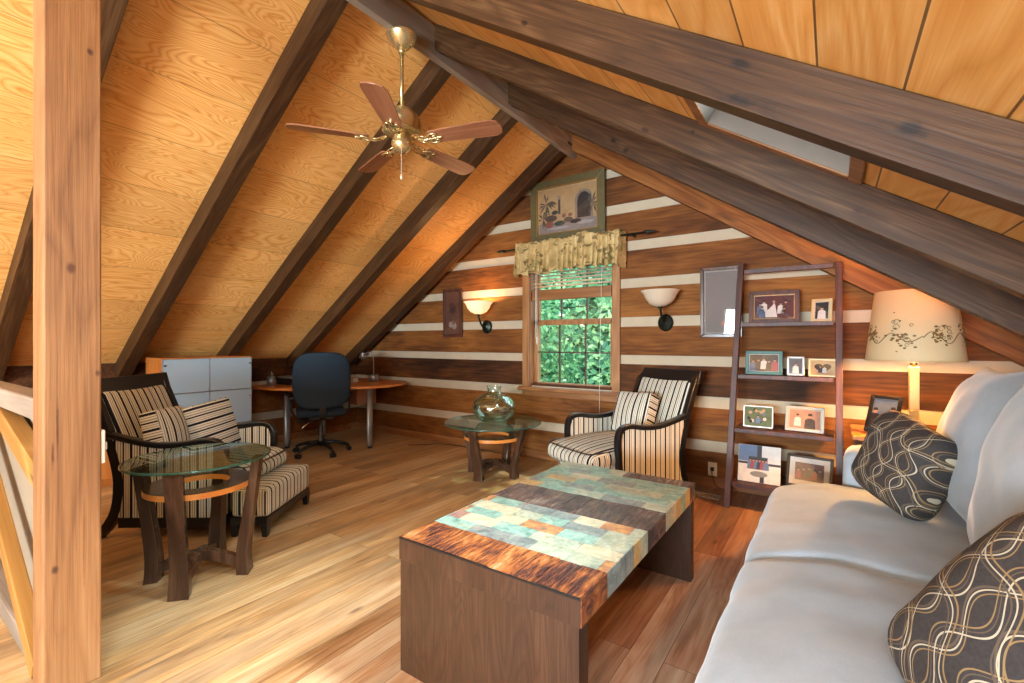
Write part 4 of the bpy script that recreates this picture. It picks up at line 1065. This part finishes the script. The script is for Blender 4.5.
picture('framed_painting', 'large framed courtyard painting hanging above the window valance', 'painting', (-2.24, 4.252, 2.615), (R(1.2), 0, 0), .85, .64, .085, olive, .03, courtyard, cm, .008, flat('liner_cream', '#c9b68c'), fmat2=m_gold)
# narrow picture left
def narrow(m, w, h, y):
    m.mi = 1; rect(m, -w, w, -h, h, y)
    for i, (a, b, r_, k) in enumerate(((0, .2, .5, 2), (-.3, -.55, .3, 3), (.2, -.62, .35, 3), (.1, -.45, .25, 4), (-.1, .35, .35, 2))):
        m.mi = k; disc(m, a*w, b*h, r_*w, r_*w*1.1, y-.0003*(i+1), 10)
picture('framed_picture', 'tall narrow brown framed picture left of the lit wall sconce', 'picture', (-3.80, 4.258, 1.595), (R(1), 0, 0), .30, .585, .035, m_mahog, .022, narrow,
        [flat('print_brown', '#6a4636', .5, .3, 14), flat('print_brown_dark', '#4a322c', .5, .3), flat('print_mauve', '#9a8a84', .5, .3), flat('print_umber', '#7d5a48')], .006, flat('print_edge', '#5a4032'))
def emblem(m, w, h, y):
    m.mi = 1; rect(m, -w, w, -h, h, y)
    m.mi = 2; disc(m, 0, -h*.30, w*.20, h*.05, y-.0004); poly(m, [(-w*.12, -h*.38), (w*.12, -h*.38), (w*.05, -h*.5), (-w*.05, -h*.5)], y-.0004)
    m.mi = 3; poly(m, [(w*.0, -h*.66), (w*.5, -h*.60), (w*.62, -h*.72), (w*.3, -h*.82), (0, -h*.74)], y-.0004)
    m.mi = 2; poly(m, [(-w*.6, -h*.66), (-w*.1, -h*.68), (-w*.15, -h*.74), (-w*.5, -h*.72)], y-.0004)
picture('framed_certificate', 'dark framed print behind reflecting glass left of ladder shelf', 'picture', (-.775, 4.262, 1.585), (R(1.5), 0, 0), .33, .60, .03, m_espresso, .025, emblem,
        [flat('print_paper_grey', '#6f6864', .5, .06, 6), flat('print_paper_dark', '#6d6866'), flat('print_coral', '#b0705e')], .012, flat('print_mount', '#9d948d', .5, .05))

# ------------------------------------------------------------------ wall sconces
def sconce(label, x, mat):
    t = thing('wall_sconce', label, 'wall lamp', (x, YF, 1.42))
    m = M(); m.sm = True
    m.loft([[Vector((r*math.cos(2*math.pi*i/28), -d, r*1.15*math.sin(2*math.pi*i/28))) for i in range(28)] for d, r in ((0, .068), (.012, .068), (.022, .055), (.026, .035), (.04, .02), (.045, .0005))])
    m.build('wall_plate', m_darkmetal, t)
    m = M(); m.tube(chaikin([(0, -.03, 0), (0, -.08, -.01), (0, -.12, .03), (0, -.145, .085), (0, -.165, .125)], 2), .010, 8); m.tube([(0, -.165, .12), (0, -.165, .145)], .024, 12); m.build('arm', m_darkmetal, t)
    pr = [(.018, .135), (.05, .142), (.095, .165), (.128, .205), (.148, .25), (.170, .272), (.172, .278), (.164, .276), (.143, .254), (.123, .21), (.09, .17), (.05, .148), (.018, .141)]
    m = M(); m.lathe([(r*.97, z) for r, z in pr], 0, -.165, 36, cap=False); m.build('glass_bowl', mat, t)
sconce('lit bowl wall sconce left of the window beside the narrow picture', -3.285, m_bowl_lit)
sconce('unlit bowl wall sconce on the log wall right of the window', -1.243, m_bowl)

# ------------------------------------------------------------------ ladder shelf and its photographs
ls = thing('ladder_shelf', 'dark mahogany leaning ladder shelf holding framed photographs', 'shelf', (-.30, 4.0, 0))
def ly(z): return 3.845+(4.225-3.845)*z/1.90
for x in (-.655, .042):
    m = M(); P0, P1 = (3.80-4.0, 0), ((4.09-4.0, 1.88) if x < 0 else (4.082-4.0, 1.825))
    dx = .055 if x < 0 else 0.03
    rings = []
    for (y, z), xo in ((P0, 0), (P1, dx if x < 0 else .0)):
        rings.append([Vector((x+.30+xo+a, y+b, z)) for a, b in ((-.021, 0), (.021, 0), (.021, .085 if z < 1 else .055), (-.021, .085 if z < 1 else .055))])
    m.loft(rings); m.build('side_rail', m_mahog, ls, bevel=.003)
shelves = ((.185, .30), (.585, .25), (.99, .18), (1.39, .13))
for z, d in shelves:
    yf = 3.80+.29*z/1.88; xl = -.63+.055*z/1.9
    m = M(); m.box(xl+.30, .01+.30, yf-4.0, 4.245-4.0, z-.02, z); m.box(xl+.30, .31, yf-4.0-.008, yf-4.0+.004, z-.025, z+.006); m.build('shelf_board', m_mahog, ls, bevel=.002)
m = M(); yf = 4.085; m.box(-.575+.30, .31, yf-4.0, yf-4.0+.03, 1.785, 1.82); m.build('top_rung', m_mahog, ls, bevel=.003)
for z, yy in ((.585, 4.22), (.99, 4.22), (1.39, 4.22)):
    pass

GP = 'framed photographs on the ladder shelf'
tl = R(-9)
def wedding(m, w, h, y):
    m.mi = 10; rect(m, -w, w, -h, h, y)
    m.mi = 3+1; poly(m, [(-w*.72, -h*.92), (w*.18, -h*.92), (w*.08, h*.1), (w*.02, h*.35), (-w*.08, h*.1)], y-.0004)
    m.mi = 2; disc(m, w*.0, h*.45, w*.07, h*.13, y-.0006)
    for x, z, k in ((-.7, .1, 5), (-.5, .3, 3), (.35, .1, 3), (.6, .25, 9), (.5, -.3, 9), (-.6, -.2, 5)):
        person(m, x*w, z*h, h*.3, k, y-.001, 1)
def grp(cols, bg, sc=.42, zz=0.0):
    def f(m, w, h, y):
        m.mi = bg+1; rect(m, -w, w, -h, h, y); n = len(cols)
        for i, k in enumerate(cols):
            person(m, -w*.75+1.5*w*i/max(1, n-1) if n > 1 else 0, h*(zz+.12*((i*7) % 3)), h*sc, k, y-.0008*(i+1), 1)
    return f
def forest(m, w, h, y):
    m.mi = 8; rect(m, -w, w, -h, h, y); r = random.Random(2)
    for i in range(16):
        m.mi = r.choice((5, 6, 4, 9, 8)); disc(m, r.uniform(-.85, .85)*w, r.uniform(-.8, .8)*h, w*.14, h*.18, y-.0002*(i+1), 8)
    person(m, 0, -h*.1, h*.25, 5, y-.006, 1)
def collage(m, w, h, y):
    m.mi = 4; rect(m, -w, w, -h, h, y)
    m.mi = 6; rect(m, -w, -w*.1, h*.1, h, y-.0003); m.mi = 3; rect(m, -w*.1, w*.12, h*.3, h, y-.0005); rect(m, -w, w, -h*.05, h*.08, y-.0005); rect(m, w*.05, w*.25, -h, -h*.6, y-.0005)
    m.mi = 1; disc(m, 0, -h*.55, w*.42, h*.16, y-.0007)
    m.mi = 3; rect(m, -w*.5, w*.4, -h*.25, h*.38, y-.0009)
    for i in range(6): person(m, -w*.42+w*.15*i, h*.1, h*.17, (5, 6, 5, 2, 6, 5)[i], y-.0012-.0003*i, 1)
def onsh(z, h, tilt, back=.0): return z + h/2*math.cos(tilt) + .0015
def frame_on(name, label, x, yb, z, w, h, fw, fmat, draw, border, bm_, tilt=-12, rz=0, fmat2=None, glass=True):
    """stands with its lower edge at (x, yb, z), leaning back"""
    t = R(tilt); cy = yb + h/2*math.sin(-t); cz = z + h/2*math.cos(t) + .002
    return picture(name, label, 'photo frame', (x, cy, cz), (Matrix.Rotation(R(rz), 4, 'Z') @ Matrix.Rotation(t, 4, 'X')).to_euler(), w, h, fw, fmat, .014, draw, P_, border, bm_, GP if z > .1 and yb > 3.8 else None, glass, fmat2, stand=True)
frame_on('framed_photo', 'wide gold framed wedding photograph on the top shelf of the ladder', -.372, 4.12, 1.39, .345, .255, .035, m_mahog, wedding, .004, m_goldl, -7, 0, m_gold)
frame_on('framed_photo', 'small pale gold framed portrait on the top shelf, at right', -.06, 4.12, 1.39, .135, .175, .022, m_goldl, grp((3,), 4, .5), .004, wht, -9, -14)
frame_on('framed_photo', 'teal framed family group photograph at the left of the second shelf', -.435, 4.07, .99, .255, .185, .025, m_teal, grp((5, 2, 3, 4, 6), 4, .42), .004, wht, -8)
frame_on('framed_photo', 'small silver framed photograph in the middle of the second shelf', -.225, 4.09, .99, .115, .145, .016, m_silverf, grp((3,), 2, .45), .003, blu, -9)
def heart(m, w, h, y):
    m.mi = 9; rect(m, -w, w, -h, h, y); m.mi = 5
    pts = []
    for i in range(28):
        t = 2*math.pi*i/28; pts.append((w*.045*16*math.sin(t)**3, h*.05*(13*math.cos(t)-5*math.cos(2*t)-2*math.cos(3*t)-math.cos(4*t))))
    poly(m, pts, y-.0004); person(m, -w*.2, 0, h*.3, 2, y-.001, 1); person(m, w*.15, 0, h*.3, 3, y-.002, 1)
frame_on('framed_photo', 'cream framed heart shaped photograph at the right of the second shelf', -.055, 4.07, .99, .175, .13, .012, m_goldl, heart, .003, tanp, -8, -5)
frame_on('framed_photo', 'frameless woodland snapshot at the left of the third shelf', -.47, 4.03, .585, .205, .165, .008, m_silverf, forest, .002, wht, -10)
frame_on('framed_photo', 'silver framed photograph of a dark-shirted person on the third shelf', -.165, 4.02, .585, .245, .185, .022, m_silverf, lambda m, w, h, y: (setattr(m, 'mi', 1+1), rect(m, -w, w, -h, h, y), person(m, w*.35, h*.05, h*.62, 2, y-.001, 1), person(m, -w*.45, h*.15, h*.4, 3, y-.003, 1)), .004, wht, -16, -6, m_goldl)
frame_on('photo_board', 'pale square photo collage with a group picture on the bottom shelf', -.455, 3.93, .185, .285, .275, 0, m_white, collage, .001, wht, -16, 0, None, False)
frame_on('framed_photo', 'black framed group photograph with white mount on the bottom shelf', -.135, 3.97, .185, .29, .235, .02, m_black, grp((6, 9, 2, 6, 9), 9, .35), .035, wht, -18, -8)

# ------------------------------------------------------------------ lamp corner
et = thing('end_table', 'small brown end table behind the sofa arm carrying the lamp', 'table', (.42, 3.72, 0))
m = M(); m.box(-.32, .30, -.24, .26, .655, .68); m.build('table_top', m_cherry, et, bevel=.005)
m = M(); m.box(-.285, .265, -.205, .225, .58, .655); m.build('apron', m_mahog, et, bevel=.003)
for x in (-.275, .255):
    for y in (-.195, .215):
        m = M(); m.box(x-.02, x+.02, y-.02, y+.02, 0, .58); m.build('leg', m_mahog, et, bevel=.003)
M().box(-.27, .25, -.19, .21, .16, .18).build('lower_shelf', m_mahog, et)
tl_ = thing('table_lamp', 'table lamp with wide cream vine-patterned shade, lit, beside ladder shelf', 'lamp', (.40, 3.62, .68))
m = M(); m.box(-.085, .085, -.085, .085, 0, .025); m.build('lamp_foot', m_goldl, tl_, bevel=.005)
m = M(); m.box(-.023, .023, -.023, .023, .025, .42); m.box(-.028, .028, -.028, .028, .16, .165); m.build('column', plain('lamp_column_gold', '#d8b468', .35), tl_, bevel=.003)
m = M(); m.lathe([(.012, .42), (.012, .43), (.018, .435), (.018, .46), (.0005, .465)], n=14); m.build('socket', m_brass, tl_)
RB, RTp, ZB, ZTp = .232, .186, .455, .865
m = M(); m.lathe([(RB, ZB), (RTp, ZTp), (RTp-.003, ZTp), (RB-.003, ZB), (RB, ZB)], n=56, cap=False); sh = m.build('lamp_shade', m_lshade, tl_)
m = M(); m.lathe([(RB+.002, ZB), (RB+.002, ZB+.008), (RB-.002, ZB+.008), (RB-.002, ZB), (RB+.002, ZB)], n=56, cap=False); m.build('shade_trim', m_goldl, sh); m = M(); m.lathe([(RTp+.002, ZTp-.006), (RTp+.002, ZTp+.002), (RTp-.003, ZTp+.002)], n=56, cap=False); m.build('shade_trim', m_goldl, sh)
# embroidered vine around the shade
m = M(); rv = random.Random(11)
def onshade(a, z, o=.002):
    r = RB+(RTp-RB)*(z-ZB)/(ZTp-ZB)+o; return Vector((r*math.cos(a), r*math.sin(a), z))
for rep in range(4):
    a0 = R(-176+90*rep)
    m.tube([onshade(a0+R(90)*i/40, ZB+.135+.022*math.sin(i/40*math.pi*4)+.012*math.sin(i*.37)) for i in range(41)], .0022, 5)
    for ctr, sc_ in ((22, .8), (66, 1.25)):
        for s_ in range(9):
            a = a0+R(ctr+rv.uniform(-13, 13)); z = ZB+.14+rv.uniform(-.045, .075)*sc_; rad = rv.uniform(.008, .02)
            m.tube([onshade(a+rad*math.cos(t)*(1-t/12)/RB, z+rad*math.sin(t)*(1-t/12)) for t in [i*.45 for i in range(14)]], .0016, 4)
        for s_ in range(26):
            a = a0+R(ctr+rv.gauss(0, 7)); z = ZB+.15+rv.gauss(0, .03)*sc_
            q = onshade(a, z, .003); rad = rv.uniform(.005, .010)
            tx = Vector((-math.sin(a), math.cos(a), 0))
            m.sm = False; m.face([m.bm.verts.new(q+tx*rad*math.cos(t)+Vector((0, 0, rad*.7*math.sin(t)))) for t in [i*math.pi/4 for i in range(8)]])
m.build('embroidery', plain('embroidery_brown', '#6e5228', .6), sh, fix=False)
picture('framed_photo', 'black framed photograph leaning on the end table by the lamp', 'photo frame', (.262, 3.63, .68+.122), (Matrix.Rotation(R(-30), 4, 'Z') @ Matrix.Rotation(R(-22), 4, 'X')).to_euler(), .17, .24, .022, m_black, .014,
        grp((2, 2), 5, .42), P_, .003, gry, stand=True)

# outlet, floor register
ou = thing('wall_outlet', 'cream wall outlet with a black plug low on the log wall', 'outlet', (-.845, YF, .155))
M().box(-.036, .036, -.007, 0, -.058, .058).build('plate', m_cream, ou, bevel=.002)
M().box(-.014, .014, -.03, -.007, -.012, .018).build('plug', m_plastic, ou, bevel=.003)
M().tube(chaikin([(0, -.03, 0), (.005, -.06, -.03), (.02, -.05, -.10), (.05, -.04, -.145), (.12, -.03, -.150)], 2), .003, 6).build('cord', m_plastic, ou)
fr = thing('floor_register', 'pale metal floor vent register by the wall under the outlet', 'vent', (-.87, 4.0, 0), R(-4))
m = M(); m.box(-.14, .14, -.06, -.045, 0.001, .008).box(-.14, .14, .045, .06, 0.001, .008).box(-.14, -.125, -.06, .06, 0.001, .008).box(.125, .14, -.06, .06, 0.001, .008)
for i in range(14): m.box(-.12+i*.018, -.112+i*.018, -.045, .045, 0.001, .006)
m.build('grille', plain('register_grey', '#8d8a84', .45), fr)
cc_ = M(); cc_.tube(chaikin([(-4.2, 3.9, .004), (-4.0, 4.1, .004), (-3.9, 4.2, .004), (-3.3, 4.22, .004), (-3.0, 4.2, .004)], 3), .004, 5)
tag(cc_.build('power_cord', m_plastic), 'thin black cord lying on the floor along the log wall', 'cord')

# ------------------------------------------------------------------ garden outside the window
m = M(); m.box(-40, 30, YO+.5, 60, -3.3, -3.2); m.build('ground', plain('lawn', '#5b7a3c', .9, var=.3, vs=1)); struct(bpy.data.objects['ground'])
leafm = []
for i, h in enumerate(('#66a27a', '#8cc695', '#c4e8ae', '#4a8468')):
    k = NT('leaf_%s' % ('dark mid light deep'.split()[i])); k.base(h, 0.35, 0, 0.6)
    tl2 = k.new('ShaderNodeBsdfTranslucent'); tl2.inputs[0].default_value = c(h); mx = k.new('ShaderNodeMixShader'); mx.inputs[0].default_value = .4
    k.put(mx.inputs[1], k.b.outputs[0]); k.put(mx.inputs[2], tl2.outputs[0]); k.t.links.new(mx.outputs[0], k.out.inputs[0]); leafm.append(k.m)
m_barkt = plain('tree_bark', '#4a3b2e', .9, var=.3, vs=8)
def tree(name, label, x, y, r, zc_, hz, n, seed, pal, ls=1.0):
    t = thing(name, label, 'tree', (x, y, -3.2)); q = random.Random(seed)
    m = M(); m.tube(chaikin([(0, 0, 0), (.1, .05, 2), (-.05, .1, 3.6), (.1, 0, zc_+3.2+hz*.5)], 2), .11, 10); m.build('trunk', m_barkt, t)
    m = M()
    for b in range(26):
        a = q.uniform(0, 6.28); z = q.uniform(2.4, zc_+3.2+hz*.6); L = r*q.uniform(.5, .95)
        m.tube([(0, 0, z), (math.cos(a)*L*.5, math.sin(a)*L*.5, z+.25), (math.cos(a)*L, math.sin(a)*L, z+.3)], [.03, .02, .008], 5)
    m.build('branches', m_barkt, t)
    m = M()
    for i in range(n):
        u = Vector((q.gauss(0, 1), q.gauss(0, 1), q.gauss(0, 1))).normalized()*(q.random()**.45)
        p = Vector((u.x*r, u.y*r, zc_+3.2+u.z*hz))
        L = q.uniform(.09, .17)*ls; d = Vector((q.gauss(0, 1), q.gauss(0, 1), q.gauss(-.3, .6))).normalized(); s = d.cross(Vector((q.random(), q.random(), q.random()))).normalized()*L*.32
        m.mi = q.choice(pal)
        m.face([m.bm.verts.new(v) for v in (p-d*L*.5, p+s*.9-d*L*.05, p+d*L*.5, p-s*.9-d*L*.05)])
    o = m.build('foliage', leafm, t, fix=False)
tree('garden_tree', 'leafy tree close outside, seen in the left window panes', -5.2, 7.6, 1.6, .9, 2.9, 13000, 1, (0, 1, 1, 2, 3))
tree('garden_tree', 'bright green leafy tree outside, seen in the right window panes', -2.0, 7.9, 1.6, .7, 3.1, 13000, 2, (0, 1, 2, 2, 3))
tree('garden_tree', 'darker leafy tree farther back behind the two by the window', -5.4, 13.6, 3.9, .4, 4.6, 26000, 3, (0, 1, 0, 3), 2.6)

# put the sofa's own origin at its base
off = Vector((.4, 1.9, 0)); sf.location = off
for ch_ in sf.children: ch_.location = Vector(ch_.location) - off
